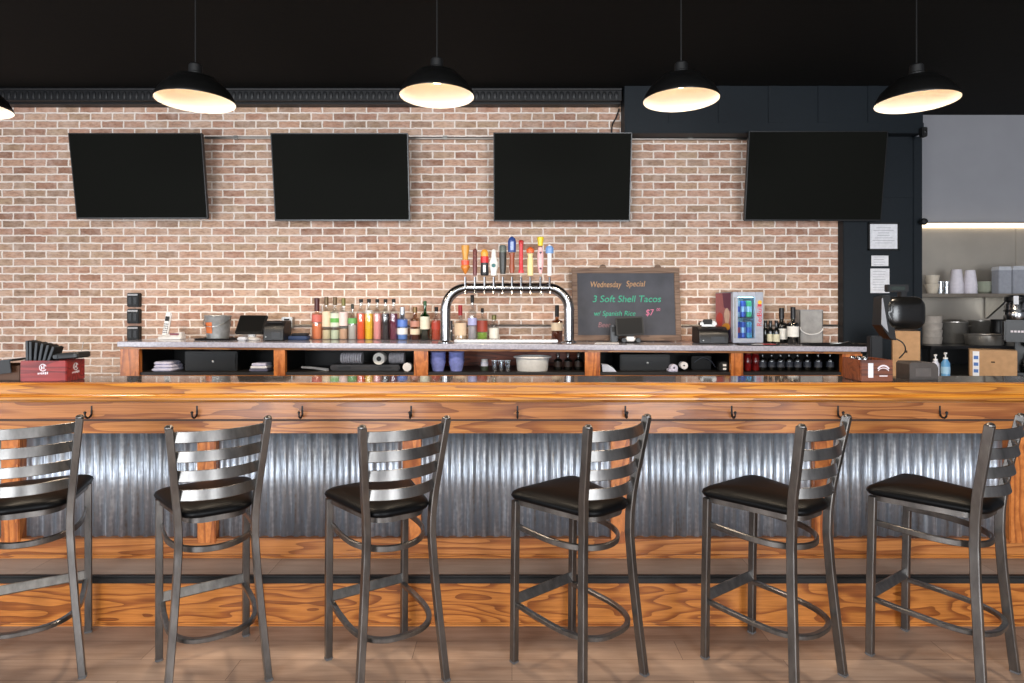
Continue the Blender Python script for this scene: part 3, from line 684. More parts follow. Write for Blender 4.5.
bottle(402.5, 307, 10, DB, CLB, 'squat clear bottle with a blue label and silver cap', liq('water_blue', (150, 176, 214)), M('blue_label', (84, 120, 196), .4), M('silver_cap', (190, 196, 206), .3, .6), neck=.45, lfill=.3, labz=(.40, .62), caph=.2, lab2=(WHITE, .17, .36))
bottle(415, 307, 9.6, DB, AMB, 'amber whiskey bottle with a pink and cream label', liq('whiskey', (120, 76, 24)), M('pink_brown_label', (186, 130, 110), .5), M('brass_cap', (120, 96, 60), .35, .5), neck=.42, lfill=.5, labz=(.40, .58), caph=.16, lab2=(M('cream_label', (224, 204, 176), .6), .17, .34))
bottle(425, 301, 9.8, DB, GRN, 'green glass bottle with a big white label', liq('green_drink', (18, 62, 30)), M('ivory_label', (222, 220, 198), .6), M('green_cap', (30, 84, 40), .4), neck=.3, lfill=.55, labz=(.28, .60), caph=.1, sh=.60)
bottle(436.3, 307, 9.5, DB, CLR, 'bottle of red orange liqueur just left of the beer tower', liq('red_liqueur', (196, 74, 44)), M('rust_label', (178, 62, 44), .5), BLACK, neck=.34, lfill=.6, labz=(.32, .54), caph=.12)
bottle(460.3, 305, 12, 5.13, CLR, 'cream liqueur bottle with a tall red cap under the tower', liq('cream_drink', (226, 196, 164)), M('cream_label2', (230, 206, 178), .6), M('red_cap', (190, 40, 46), .4), neck=.3, lfill=.5, labz=(.15, .5), caph=.27, sh=.5)
bottle(472.3, 295, 9, 5.13, CLR, 'tall clear vodka bottle with a black pour spout', liq('clear_drink', (176, 170, 180)), M('lilac_label', (176, 178, 222), .5), BLACK, neck=.34, lfill=.32, labz=(.34, .50), caph=.15, sh=.6)
bottle(482.3, 308, 10.5, 5.13, CLR, 'bottle with red upper half and bright green bottom', liq('lime_drink', (130, 164, 50)), M('brick_red_label', (150, 58, 40), .5), BLACK, neck=.25, lfill=.26, labz=(.28, .62), caph=.12, sh=.64)
bottle(494, 315, 9.5, 5.13, CLR, 'small clear bottle with a white label under the tower', liq('clear_drink', (176, 170, 180)), M('white_label', (226, 224, 214), .6), M('olive_cap', (116, 110, 60), .4, .3), neck=.42, lfill=.4, labz=(.1, .5), caph=.16)
bottle(557, 305, 11, 5.10, AMB, 'amber bottle with a black neck and round cream label', liq('brown_rum', (120, 70, 20)), M('cream_label', (224, 204, 176), .6), BLACK, neck=.32, lfill=.6, labz=(.3, .52), caph=.30, sh=.55)
d = 5.12; t = thing('black_sign_card', 'small black card with a white arrowhead beside the tower post', 'sign', at(449.5, d, .03))
MB().box(-.026, .026, -.004, .004, 0, .17, .002).build('card', BLACK, t)
MB().rings([[Vector((x, y, z)) for x, z in ((-.004, .060), (.022, .083), (-.004, .106))] for y in (-.0055, -.0042)]).build('arrow_mark', WHITE, t)
MB().box(-.026, .026, -.02, .02, 0, .004).build('card_foot', BLACK, t)
# wine and beer bottles right of the fridge
wl = M('wine_label', (226, 226, 222), .6)
bottle(781.5, 308, 10.8, 5.07, DRK, 'dark wine bottle with white label, left one of the pair', None, wl, M('black_foil', (22, 22, 28), .4), neck=.38, labz=(.12, .42), sh=.55, caph=.28, name='wine_bottle', group='wine bottles beside the fridge')
bottle(793, 307, 11, 4.98, glass('olive_glass', (.10, .13, .03)), 'olive green wine bottle with white label, right one of the pair', liq('white_wine_dark', (52, 54, 20)), wl, M('black_foil', (22, 22, 28), .4), neck=.36, labz=(.2, .48), sh=.55, lfill=.55, caph=.28, name='wine_bottle', group='wine bottles beside the fridge')
for px, dd, nm, lb in ((765.5, 5.08, 'leftmost of the short dark beer bottles, tight against the fridge', None), (770.5, 5.02, 'second short dark beer bottle with a pale label, near the fridge', 1), (776.3, 4.97, 'short dark beer bottle with pale label, nearest the wine bottles', 1)):
    bottle(px, 320.5, 6.4, dd, DRK, nm, None, M('beer_label', (206, 204, 178), .6) if lb else None, M('black_foil', (22, 22, 28), .4), neck=.42, labz=(.1, .42), sh=.55, caph=.1, name='beer_bottle', group='short dark beer bottles')

# ------------------------------------------------------------------ things on the slab, left end
d = 5.10
t = thing('cordless_phone', 'white cordless phone standing in its charging base', 'phone', at(172, d, .1))
MB().rings([[Vector((x, y, .0)) for x, y in rpoly([(.098, .05, .02), (-.098, .05, .02), (-.098, -.05, .02), (.098, -.05, .02)], 5)], [Vector((x, y, .016)) for x, y in rpoly([(.098, .05, .02), (-.098, .05, .02), (-.098, -.05, .02), (.098, -.05, .02)], 5)], [Vector((x * .9, y * .6 + .012, .03 + (.0 if x < .0 else .028))) for x, y in rpoly([(.098, .05, .02), (-.098, .05, .02), (-.098, -.05, .02), (.098, -.05, .02)], 5)]]).build('charging_base', WHITE, t)
MB().box(.0, .075, -.038, -.028, .022, .05, .003).build('display', M('maroon_panel', (120, 60, 70), .3), t)
hs = MB().box(-.024, .024, -.014, .014, 0, .20, .008).build('handset', WHITE, t, loc=(-.058, 0, .024), rot=(math.radians(-8), math.radians(6), 0))
MB().box(-.017, .017, -.017, -.013, .125, .165, .002).build('screen', BLACK, hs)
mb = MB()
for r_ in range(5):
    for c_ in range(3): mb.box(-.017 + c_ * .0125, -.008 + c_ * .0125, -.0165, -.013, .022 + r_ * .018, .034 + r_ * .018, .002)
mb.build('keypad', M('grey_keys', (120, 120, 124), .5), hs)
tz = at(217, 5.05, .16)
t = thing('black_tray', 'flat black tray under the galvanised bucket', 'tray', tz)
MB().rings([[Vector((x * k, y * k, z)) for x, y in rpoly([(.155, .1, .03), (-.155, .1, .03), (-.155, -.1, .03), (.155, -.1, .03)], 5)] for k, z in ((.94, 0), (1, .012), (.97, .012), (.93, .004))]).build('tray', BLK2, t)
t = thing('galvanised_bucket', 'small galvanised metal bucket with an orange emblem on a black tray', 'bucket', (tz[0] + .008, 5.05, tz[2] + .0048))
MB().lathe([(.001, 0), (.082, 0), (.084, .004), (.086, .012), (.102, .185), (.106, .19), (.104, .196), (.099, .19), (.083, .012), (.001, .010)], seg=30, cap=False).build('pail', M('zinc', (178, 182, 184), .4, .7, noise=.15, scale=25), t, angle=50)
mb = MB(); pa = []
for i in range(13):
    a = -PI / 2 - .75 + .72 * i / 12; pa.append(a)
rr = [[Vector((( .0865 + (z / .185) * .016 + .001) * math.cos(a), (.0865 + (z / .185) * .016 + .001) * math.sin(a), z)) for a in pa] for z in (.05, .075, .10, .125, .14)]
mb.rings(rr, cap=False, closed=False); mb.build('orange_emblem', M('orange_print', (206, 112, 60), .5), t)
for s in (-1, 1): MB().lathe([(.010, -.004), (.010, .004), (.001, .005)], (s * .1025, 0, .165), 10, axis='x').build('handle_ear', BRUSH, t)
MB().tube([(.104 * math.cos(a), -.01 - .112 * math.sin(a) * .98, .165 - .06 * math.sin(a)) for a in [PI * i / 18 for i in range(19)]], .003, 6).build('handle', BRUSH, t)
def monitor(px, d, w, h, zlow, label, tilt, twist, stand, lean=0):
    t = thing('order_screen', label, 'touch screen', at(px, d, .12), twist, 'small order screens on the back bar')
    hd = MB().box(-w / 2, w / 2, -.012, .016, 0, h, .006).build('screen_housing', BLACK, t, loc=(0, -.02, zlow), rot=(tilt, lean, 0))
    MB().box(-w / 2 + .012, w / 2 - .012, -.0135, -.011, .012, h - .012).build('screen', M('dark_screen', (11, 11, 11), .5, spec=.2), hd)
    mb = MB(); ny = -.006 + .035 * math.tan(-tilt); mb.box(-.028, .028, ny, ny + .034, .005, zlow + .03, .008); mb.build('stand_neck', stand, t)
    mb = MB(); mb.lathe([(.075, 0), (.078, .006), (.07, .014), (.04, .02), (.001, .022)], (0, .02, 0), 20, sx=1, sy=.75); mb.build('stand_base', stand, t)
    return t
t = monitor(250, 5.04, .235, .175, .052, 'small black screen tilted back on a white stand, left half of the slab', math.radians(-33), math.radians(-3), WHITE, 0)
MB().box(-.055, .02, -.11, -.055, .0, .03, .008).build('card_reader', M('pale_grey_plastic2', (196, 198, 204), .4), t)
def printer(px, d, w, h, dp, label, twist=0):
    t = thing('receipt_printer', label, 'printer', at(px, d, w / 2 + .03), twist, 'black receipt printers')
    mb = MB(); mb.rings([[Vector((x, y, z)) for y, z in ((-dp / 2, 0), (dp / 2, 0), (dp / 2, h), (-dp * .15, h), (-dp * .42, h * .78), (-dp / 2, h * .55))] for x in (-w / 2, w / 2)])
    o = mb.build('housing', BLK2, t); b_ = o.modifiers.new('bevel', 'BEVEL'); b_.width = .006; b_.segments = 2
    MB().box(-w * .36, w * .36, -dp * .3, -dp * .22, h * .9, h * .93).build('paper_slot', BLACK, t)
    MB().box(-w * .1, w * .36, -dp / 2 - .002, -dp / 2 + .004, h * .1, h * .45, .003).build('front_cover', M('charcoal_plastic', (44, 46, 50), .35), t)
    MB().lathe([(.005, 0), (.005, -.004), (.001, -.004)], (-w * .36, -dp / 2, h * .2), 8, axis='y').build('feed_button', M('pale_button', (190, 196, 200), .4), t)
    return t
printer(277.5, 5.02, .165, .16, .18, 'black receipt printer left of the bottles, below the grey outlet')
t = thing('folded_pouch', 'dark blue folded pouch lying left of the first bottle', 'pouch', at(299, 5.08, .1))
mb = MB(); rr = []
for z, k, q in ((0, .9, 0), (.008, 1, 0), (.026, 1, .004), (.034, .93, .002), (.036, .8, 0)): rr.append([Vector((x * k, y * k, z + q * math.sin(40 * x))) for x, y in rpoly([(.085, .05, .02), (-.085, .05, .02), (-.085, -.05, .02), (.085, -.05, .02)], 6)])
mb.rings(rr); mb.build('pouch', M('dark_blue_cloth', (36, 56, 92), .7), t)
mb = MB(); mb.rings([[Vector((x * k + .01, y * k, z)) for x, y in rpoly([(.07, .04, .02), (-.07, .04, .02), (-.07, -.04, .02), (.07, -.04, .02)], 6)] for z, k in ((.0365, .9), (.042, 1), (.054, .9), (.056, .7))]); mb.build('flap', M('black_cloth', (26, 26, 32), .8), t)

# ------------------------------------------------------------------ chalkboard, screen, printer, fridge
d = 5.20; zb = base(627, d, .5); x0, x1 = WX(572.5, d), WX(681.5, d); w = x1 - x0; h = (WZ(267.5, d) - zb) * 1.006
t = thing('chalkboard', 'framed chalkboard with a coloured chalk special leaning on the brick', 'chalkboard', ((x0 + x1) / 2, d, zb + .0022), 0)
t.rotation_euler = (math.radians(-7), 0, 0)
mb = MB(); f = .047
FRW = oak('weathered_frame_wood', (128, 104, 88), (108, 84, 70), (84, 64, 52), seed=11, rough=.6, coat=0)
mb.box(-w / 2, w / 2, -.01, .014, h - f, h, .004); mb.box(-w / 2, w / 2, -.01, .014, 0, f, .004); mb.box(-w / 2, -w / 2 + f, -.009, .013, f, h - f, .004); mb.box(w / 2 - f, w / 2, -.009, .013, f, h - f, .004)
mb.build('frame', FRW, t)
MB().box(-w / 2 + f - .004, w / 2 - f + .004, 0, .008, f - .004, h - f + .004).build('slate', M('slate', (72, 74, 82), .8, noise=.18, scale=6), t)
for px in (-.21, .30): MB().lathe([(.03, -.006), (.03, .004), (.02, .01), (.001, .01)], (w * px, 0, h), 14, axis='y').build('hanger', FRW, t)
def text(s, size, col, px, py, parent, name, shear=.18, rot=0, depth=.0008, y=-.0012, sx=1, align='LEFT'):
    c = bpy.data.curves.new(name, 'FONT'); c.body = s; c.size = size; c.shear = shear; c.extrude = depth; c.align_x = align; c.materials.append(col)
    tmp = bpy.data.objects.new(name, c); COL.objects.link(tmp); bpy.context.view_layer.update()
    me = bpy.data.meshes.new_from_object(tmp.evaluated_get(bpy.context.evaluated_depsgraph_get())); bpy.data.objects.remove(tmp); me.name = name
    me.transform(Matrix.Diagonal((sx, 1, 1, 1)))
    o = bpy.data.objects.new(name, me); COL.objects.link(o); o.parent = parent; o.location = (px, y, py); o.rotation_euler = (PI / 2, rot, 0); return o
def bx(p): return (p / 4.88 + 560 - 627) / F * d              # chalkboard zoom pixel -> local x
def bz(p): return h - (p / 4.88 + 250 - 267.5) / F * d
ch = lambda n, c: M(n, c, .95, noise=.25, scale=120)
text('Wednesday', .072, ch('chalk_tan', (190, 150, 110)), bx(150), bz(182), t, 'chalk_line', sx=.78)
text('Special', .070, ch('chalk_tan', (190, 150, 110)), bx(328), bz(178), t, 'chalk_line', sx=.85)
text('3 Soft Shell Tacos', .082, ch('chalk_green', (70, 170, 140)), bx(160), bz(256), t, 'chalk_line', sx=1.0)
text('w/ Spanish Rice', .062, ch('chalk_green', (70, 170, 140)), bx(166), bz(324), t, 'chalk_line', sx=.92)
text('$7', .076, ch('chalk_pink', (206, 120, 150)), bx(420), bz(322), t, 'chalk_line', sx=.85)
text('00', .036, ch('chalk_pink', (206, 120, 150)), bx(474), bz(300), t, 'chalk_line', sx=.9)
text('Beer', .062, ch('chalk_rose', (150, 110, 116)), bx(186), bz(380), t, 'chalk_line', sx=.9)
t = monitor(630, 5.03, .225, .155, .058, 'small black screen on a stand in front of the chalkboard', math.radians(-10), math.radians(-4), BLK2, math.radians(-3))
MB().box(-.04, .04, -.045, -.02, .012, .05, .01).build('card_reader', WHITE, t)
for s in (-1, 1): MB().lathe([(.018, -.02), (.022, -.012), (.022, .008), (.012, .012)], (s * .058, -.055, .0225), 12, axis='y').build('speaker', BLK2, t)
t = thing('paper_sheet', 'white sheet lying on the slab left of the chalkboard screen', 'paper', at(606, 4.92, .15))
mb = MB(); mb.rings([[Vector((x, y, z)) for x, y in ((-.10, -.06), (.09, -.09), (.11, .07), (-.06, .09))] for z in (.0005, .003)]); mb.build('sheet', PAPER, t)
t = thing('payment_terminal', 'narrow dark box standing behind the chalkboard screen', 'card terminal', at(614, 5.10, .04))
MB().box(-.032, .032, -.03, .03, 0, .14, .006).build('case', M('charcoal_plastic', (44, 46, 50), .35), t); MB().box(-.024, .024, -.032, -.029, .085, .13, .002).build('screen', BLACK, t)
t = printer(710, 5.02, .24, .135, .2, 'wide black receipt printer left of the mini fridge')
t2 = thing('label_maker', 'silver and black gadget sitting on the wide receipt printer', 'gadget', (WX(708, 5.03), 5.045, t.location.z + .1365))
MB().box(-.068, .068, -.04, .04, 0, .045, .012).build('case', BRUSH, t2)
MB().box(-.05, .03, -.043, -.03, .012, .06, .008).build('shallow_dish', BLACK, t2); MB().lathe([(.014, 0), (.014, -.006), (.001, -.007)], (.045, -.038, .022), 12, axis='y').build('dial', WHITE, t2)
# mini fridge
d = 4.98; fx0, fx1 = WX(732.5, d), WX(764, d); zb = base(748, d, .2); fh = WZ(292, d) - zb; fw = fx1 - fx0
t = thing('mini_fridge', 'silver glass-door mini fridge full of cans with a colourful printed side', 'mini fridge', ((fx0 + fx1) / 2, d, zb), math.radians(5))
mb = MB(); a = fw / 2; dp = .34; sil = M('silver_plastic', (176, 182, 196), .35, .2)
mb.box(-a, -a + .018, .03, dp, .012, fh); mb.box(a - .018, a, .03, dp, .012, fh); mb.box(-a, a, .03, dp, fh - .02, fh); mb.box(-a, a, .03, dp, .012, .04); mb.box(-a, a, dp - .02, dp, .012, fh)
mb.build('cabinet', sil, t)
gx0, gx1, gz0, gz1 = (737.5 - 748.2) / F * d, (755.5 - 748.2) / F * d, .10 * fh, .90 * fh
mb = MB(); mb.box(-a, gx0, -.002, .028, .006, fh, .004); mb.box(gx1, a, -.002, .028, .006, fh, .004); mb.box(gx0, gx1, -.002, .028, gz1, fh, .004); mb.box(gx0, gx1, -.002, .028, .006, gz0, .004)
dr = mb.build('door', sil, t)
MB().box(gx0, gx1, .010, .014, gz0, gz1).build('glass_pane', glass('fridge_glass', (.86, .93, .97), .04), dr)
MB().box(-a + .008, -a + .016, -.016, -.002, .1 * fh, .9 * fh, .004).build('handle', BRUSH, dr)
sun = M('sun_yellow', (232, 186, 60), .5); redp = M('red_print', (206, 60, 70), .5)
MB().lathe([(.017, -.003), (.017, -.0045), (.001, -.0045)], ((760 - 748.2) / F * d, 0, fh * .80), 18, axis='y').build('sun_emblem', sun, dr)
MB().box((757.8 - 748.2) / F * d, (762 - 748.2) / F * d, -.0046, -.002, fh * .73, fh * .765, .001).build('red_emblem', redp, dr)
for wd, zz in (('Red', .33), ('Bull', .53)):
    tx = text(wd, .058, redp, (761.9 - 748.2) / F * d, fh * zz, dr, 'brand_lettering', shear=0, depth=.0006, y=-.0032, sx=1); tx.rotation_euler = (PI / 2, -PI / 2, 0)
MB().box(gx0, gx1, .034, dp - .03, fh * .49, fh * .505).build('shelf', M('grey_wire', (60, 66, 72), .4), t)
MB().box(gx0, gx1, .036, .05, gz1 - .003, gz1 + .008).build('light_strip', emit('cool_led', (200, 250, 255), 8), t)
for q in (-a + .019, a - .023): MB().box(q, q + .004, .04, .05, .05, fh - .03).build('light_strip', emit('cool_led', (200, 250, 255), 8), t)
MB().box(-a + .02, a - .02, dp - .025, dp - .021, .05, fh - .03).build('back_liner', M('white_liner', (210, 224, 226), .5), t)
# printed left side: big colour fields on the panel
def patch(name, pts, m, k): MB().rings([[Vector((-a - xx, y, z)) for y, z in pts] for xx in (.0004 * k, .0004 * k + .0006)]).build(name, m, t)
def blob(cy, cz, ry, rz, n=18, s=0): return [(cy + ry * math.cos(2 * PI * i / n) * (1 + .12 * math.sin(3 * 2 * PI * i / n + s)), cz + rz * math.sin(2 * PI * i / n)) for i in range(n)]
patch('side_print', [(.04, .016), (dp - .004, .016), (dp - .004, fh - .006), (.04, fh - .006)], M('print_rose', (176, 104, 108), .5), 1)
patch('purple_field', [(.04, fh * .62), (.17, fh * .70), (.20, fh - .007), (.04, fh - .007)], M('print_plum', (104, 48, 78), .5), 3)
patch('navy_field', [(.04, .017), (dp - .006, .017), (dp - .006, fh * .24), (.22, fh * .3), (.04, fh * .32)], M('print_navy', (30, 32, 74), .5), 3)
patch('cream_field', blob(.11, fh * .52, .05, fh * .17), M('print_cream', (222, 190, 170), .5), 5)
patch('red_field', blob(.25, fh * .46, .065, fh * .14, s=1), M('print_red', (200, 62, 60), .5), 5)
patch('orange_field', blob(.12, fh * .32, .075, fh * .07, s=2), M('print_orange', (230, 160, 50), .5), 7)
def can(c1, c2, parent_pt, label):
    o = thing('drink_can', label, 'can', parent_pt, 0, 'cans in the mini fridge')
    MB().lathe([(.001, 0), (.021, 0), (.0258, .006), (.0258, .125), (.022, .134), (.001, .134)], seg=16).build('can_body', c1, o)
    MB().lathe([(.0260, .045), (.0262, .085), (.0260, .09)], seg=16, cap=False).build('can_stripe', c2, o)
    MB().lathe([(.022, .1342), (.022, .136), (.02, .1365), (.001, .1355)], seg=16).build('can_lid', BRUSH, o)
ca = M('can_blue', (46, 78, 170), .3, .3); cb_ = M('can_silver', (150, 176, 200), .3, .4); cg = M('can_green', (60, 170, 110), .3, .3); cr_ = M('can_red', (176, 50, 60), .3, .3); ct = M('can_teal', (60, 140, 170), .3, .3)
th = t.matrix_basis if False else None
ang = math.radians(5)
def fpt(x, y, z): return (t.location.x + x * math.cos(ang) - y * math.sin(ang), t.location.y + x * math.sin(ang) + y * math.cos(ang), t.location.z + z)
cxs = [gx0 + (gx1 - gx0) * k for k in (.17, .5, .83)]
for k, (c1, c2, nm) in enumerate(((cb_, ca, 'silver blue can at left on the upper fridge shelf'), (ca, cb_, 'blue can in the middle of the upper fridge shelf'), (cg, cb_, 'green can at right on the upper fridge shelf'))):
    can(c1, c2, fpt(cxs[k], .07, fh * .505 + .0006), nm)
for k, (c1, c2, nm) in enumerate(((ca, cr_, 'blue and red can at left on the fridge floor'), (ca, cb_, 'blue can in the middle of the fridge floor'), (ct, ca, 'teal can at right on the fridge floor'))):
    can(c1, c2, fpt(cxs[k], .07, .0412), nm)
t = thing('bar_mat', 'thin black bar mat with a red corner in front of the fridge', 'mat', at(757, 4.84, .2))
MB().box(-.15, .15, -.07, .07, 0, .007, .003).build('mat', RUBBER, t); MB().box(.02, .12, -.071, -.02, .0068, .009, .001).build('red_corner', M('red_print', (206, 60, 70), .5), t); MB().box(-.06, .02, -.071, -.03, .0068, .009, .001).build('white_print', PAPER, t)
# acrylic bin and right-hand tray
d = 5.10; t = thing('clear_bin', 'clear grey plastic bin against the brick, right of the wine bottles', 'bin', at(808.5, d, .1))
w, h = .096, .272
mb = MB(); mb.box(-w, w, -.05, -.045, 0, h); mb.box(-w, w, .045, .05, 0, h); mb.box(-w, -w + .005, -.05, .05, 0, h); mb.box(w - .005, w, -.05, .05, 0, h); mb.box(-w, w, -.05, .05, 0, .006)
mb.build('bin_wall', M('frosted_grey_plastic', (150, 148, 146), .4, noise=.2, scale=14), t)
MB().tube([(w * math.cos(s_), -.055, h * .50 - .06 * math.sin(s_)) for s_ in [PI * i / 14 for i in range(15)]], .005, 6).build('handle', WHITE, t)
MB().box(-w - .003, w + .003, -.053, .053, h, h + .008, .003).build('rim', M('grey_rim', (150, 150, 152), .4), t)
d = 4.85; t = thing('serving_tray', 'flat black tray at the right end of the stone slab', 'tray', at(834, d, .25))
MB().rings([[Vector((x * k, y * k, z)) for x, y in rpoly([(.235, .09, .04), (-.235, .09, .04), (-.235, -.09, .04), (.235, -.09, .04)], 5)] for k, z in ((.95, 0), (1, .014), (.98, .014), (.95, .004))]).build('tray', BLK2, t)
MB().tube(smooth([(-.05, -.04, .012), (.03, -.06, .022), (.10, -.03, .03), (.15, .02, .016)]), .004, 6).build('wire_grip', BRUSH, t)

# ------------------------------------------------------------------ things in the open bays of the back bar
SZ = SH + .0006
def cloth(px, d, w, dp, hh, label, m, name='folded_towel', cat='towel'):
    t = thing(name, label, cat, (WX(px, d), d, SZ)); mb = MB()
    for k in range(3):
        z0 = hh * k / 3; mb.rings([[Vector((x * q + .006 * math.sin(k * 2.0), y * q, z0 + z)) for x, y in rpoly([(w / 2, dp / 2, .03), (-w / 2, dp / 2, .03), (-w / 2, -dp / 2, .03), (w / 2, -dp / 2, .03)], 5)] for q, z in ((.9 - .08 * k, 0), (1 - .08 * k, hh / 9), (1 - .08 * k, hh / 5), (.88 - .08 * k, hh / 3))])
    mb.build('folded_cloth', m, t); return t
TOW = M('lilac_white_cloth', (204, 204, 226), .9)
cloth(168, 4.90, .17, .2, .075, 'folded white towel in the leftmost bay of the back bar', TOW)
def drawer(px, d, w, hh, label, dp=.36):
    t = thing('cash_drawer', label, 'cash drawer', (WX(px, d), d + dp / 2, SZ), 0, 'black cash drawers under the slab')
    MB().box(-w / 2, w / 2, -dp / 2, dp / 2, 0, hh, .005).build('case', M('black_steel', (11, 11, 12), .45), t)
    MB().box(-w / 2 + .012, w / 2 - .012, -dp / 2 - .006, -dp / 2 + .002, .012, hh - .018, .003).build('drawer_front', M('black_steel2', (14, 14, 15), .4), t)
    MB().lathe([(.009, 0), (.009, -.004), (.003, -.005), (.001, -.005)], (.02, -dp / 2 - .005, hh * .48), 12, axis='y').build('lock', BRUSH, t)
    return t
t = drawer(211, 4.86, .42, .155, 'black cash drawer in the leftmost bay, beside the folded towel')
t2 = thing('shallow_dish', 'shallow grey dish resting on the left cash drawer', 'dish', (WX(219, 4.9), 4.95, SZ + .1556))
MB().lathe([(.001, .0), (.05, .0), (.13, .012), (.134, .016), (.128, .017), (.05, .006), (.001, .006)], seg=24, cap=False).build('dish', M('charcoal_metal', (120, 122, 126), .35, .3), t2)
t = thing('paper_stack', 'small stack of white paper in the leftmost bay near the oak post', 'paper', (WX(261, 4.88), 4.88, SZ))
for k in range(3): MB().box(-.07 + .01 * k, .075 - .006 * k, -.06, .06, .022 * k, .022 * k + .019, .004).build('paper_pad', (M('grey_blue_paper', (96, 98, 120), .8), PAPER, TOW)[k], t)
# bay of plastic goods
t = thing('steel_tongs', 'long metal tongs lying in the bay left of the cup sleeves', 'tongs', (WX(314, 4.84), 4.84, SZ + .05))
mb = MB()
for s in (-1, 1): mb.sweep([(-.09, s * .004, .05), (0, s * .012, .045), (.11, s * .02, .028)], rect(.016, .002, .0005), side=(0, 0, 1))
mb.build('arm', BRUSH, t); MB().box(-.1, -.084, -.008, .008, .042, .058, .003).build('hinge', BRUSH, t)
t.location.z = SZ + .0
bk = thing('storage_tub', 'dark low tub with two cup sleeves lying on it, second bay', 'tub', (WX(368, 4.98), 4.98, SZ))
MB().box(-.28, .28, -.11, .11, 0, .047, .01).build('tub', M('smoke_plastic', (46, 44, 46), .3), bk)
for s in (-1, 1): MB().box(s * .16 - .05, s * .16 + .05, -.118, -.108, .018, .034, .004).build('tub_handle', BLK2, bk)
ft = bpy.data.objects.get('arm')
# put the tongs on the shelf
for ch_ in t.children: ch_.location.z = -.0195
PLAS = M('frosted_cups', (186, 184, 190), .35, noise=.2, scale=60)
for k, (px, ln, nm) in enumerate(((352, .17, 'sleeve of frosted plastic cups lying left of the paper roll'), (397, .12, 'sleeve of frosted plastic cups lying right of the paper roll'))):
    dd = 4.92; t = thing('cup_sleeve', nm, 'cups', (WX(px, dd), dd, SZ + .0476), 0, 'cup sleeves in the second bay'); mb = MB()
    n = 9
    for i in range(n):
        x = -ln / 2 + ln * i / n; mb.lathe([(.038, x), (.047, x + ln / n * .8), (.048, x + ln / n * .95), (.038, x + ln / n * .96)], (0, 0, .049), 16, axis='x')
    mb.build('nested_cups', PLAS, t)
t = thing('paper_roll', 'white paper roll end-on with a dark core, second bay', 'paper roll', (WX(378.5, 4.84), 4.90, SZ + .0476))
MB().lathe([(.020, -.05), (.046, -.05), (.048, -.046), (.048, .046), (.046, .05), (.020, .05), (.020, -.05)], (0, 0, .049), 24, cap=False, axis='y').build('roll', M('roll_white', (222, 220, 214), .8), t)
MB().lathe([(.0195, -.046), (.0195, .046)], (0, 0, .049), 16, axis='y').build('core', BLACK, t)
t = thing('white_jar', 'small white lidded jar lying beside the third oak post', 'jar', (WX(408, 4.86), 4.86, SZ))
MB().lathe([(.001, -.03), (.030, -.03), (.032, -.026), (.032, .05), (.001, .052)], (0, 0, .0325), 18, axis='y').build('jar', PLAS, t); MB().lathe([(.001, -.046), (.034, -.045), (.034, -.03), (.001, -.03)], (0, 0, .0345), 18, axis='y').build('lid', WHITE, t)
# blue cups
BLU = M('blue_frosted_plastic', (132, 142, 206), .3, noise=.15, scale=40)
for px, nm in ((438, 'left stack of translucent blue cups in the middle bay'), (456.5, 'right stack of translucent blue cups in the middle bay')):
    t = thing('cup_stack', nm, 'cups', (WX(px, 4.86), 4.86, SZ), 0, 'blue cup stacks'); r0 = .062
    mb = MB()
    for i in range(4): mb.lathe([(.045, .001 + i * .024), (r0, .078 + i * .024), (r0 + .002, .08 + i * .024), (.044, .004 + i * .024)], seg=20, cap=False)
    mb.build('cups', BLU, t); MB().lathe([(.001, .0), (.043, 0), (.056, .148), (.001, .148)], seg=18).build('inner_cups', M('blue_plastic', (150, 156, 214), .4), t)
bottle(484.5, 359, 7.5, 4.88, M('pale_bottle', (196, 200, 214), .3), 'small white topped bottle with a dark base, middle bay', None, M('dark_green_label', (36, 46, 30), .5), WHITE, neck=.7, labz=(.02, .4), sh=.75, caph=.3, z0=SZ, name='squeeze_bottle', group='bottles in the open bays')
for px, nm in ((494.5, 'left shot glass in the row beside the white tub'), (501, 'middle shot glass in the row beside the white tub'), (507.5, 'right shot glass, touching distance from the white tub')):
    t = thing('shot_glass', nm, 'glass', (WX(px, 4.86), 4.86, SZ), 0, 'shot glasses in the middle bay')
    MB().lathe([(.001, 0), (.018, 0), (.019, .004), (.024, .082), (.0225, .082), (.0175, .012), (.001, .010)], seg=16, cap=False).build('tumbler', glass('bright_glass', (.86, .88, .90), .22), t)
    MB().lathe([(.0245, .079), (.0248, .082), (.0245, .084), (.022, .083)], seg=16, cap=False).build('rim', M('rim_white', (220, 222, 226), .3), t)
t = thing('white_tub', 'oval white plastic tub with a wide rim on the middle shelf', 'tub', (WX(532.5, 4.86), 4.88, SZ))
MB().lathe([(.001, 0), (.118, 0), (.122, .006), (.132, .098), (.150, .104), (.150, .116), (.138, .118), (.126, .11), (.112, .01), (.001, .008)], seg=36, cap=False, sy=.7).build('tub', M('tub_white', (214, 214, 212), .4), t, angle=50)
MB().lathe([(.1505, .106), (.153, .109), (.1505, .114)], seg=36, cap=False, sy=.7).build('rim', WHITE, t)
for px, nm in ((558, 'left dark bottle beside the white tub, middle bay'), (568, 'middle dark bottle between tub and oak post'), (578.5, 'right dark bottle next to the oak post, middle bay')):
    bottle(px, 353, 8.5, 4.92, DRK, nm, None, M('brown_black_label', (58, 40, 30), .5), M('pale_foil', (90, 84, 80), .35, .4), neck=.36, labz=(.2, .5), sh=.55, caph=.12, z0=SZ, group='bottles in the open bays')
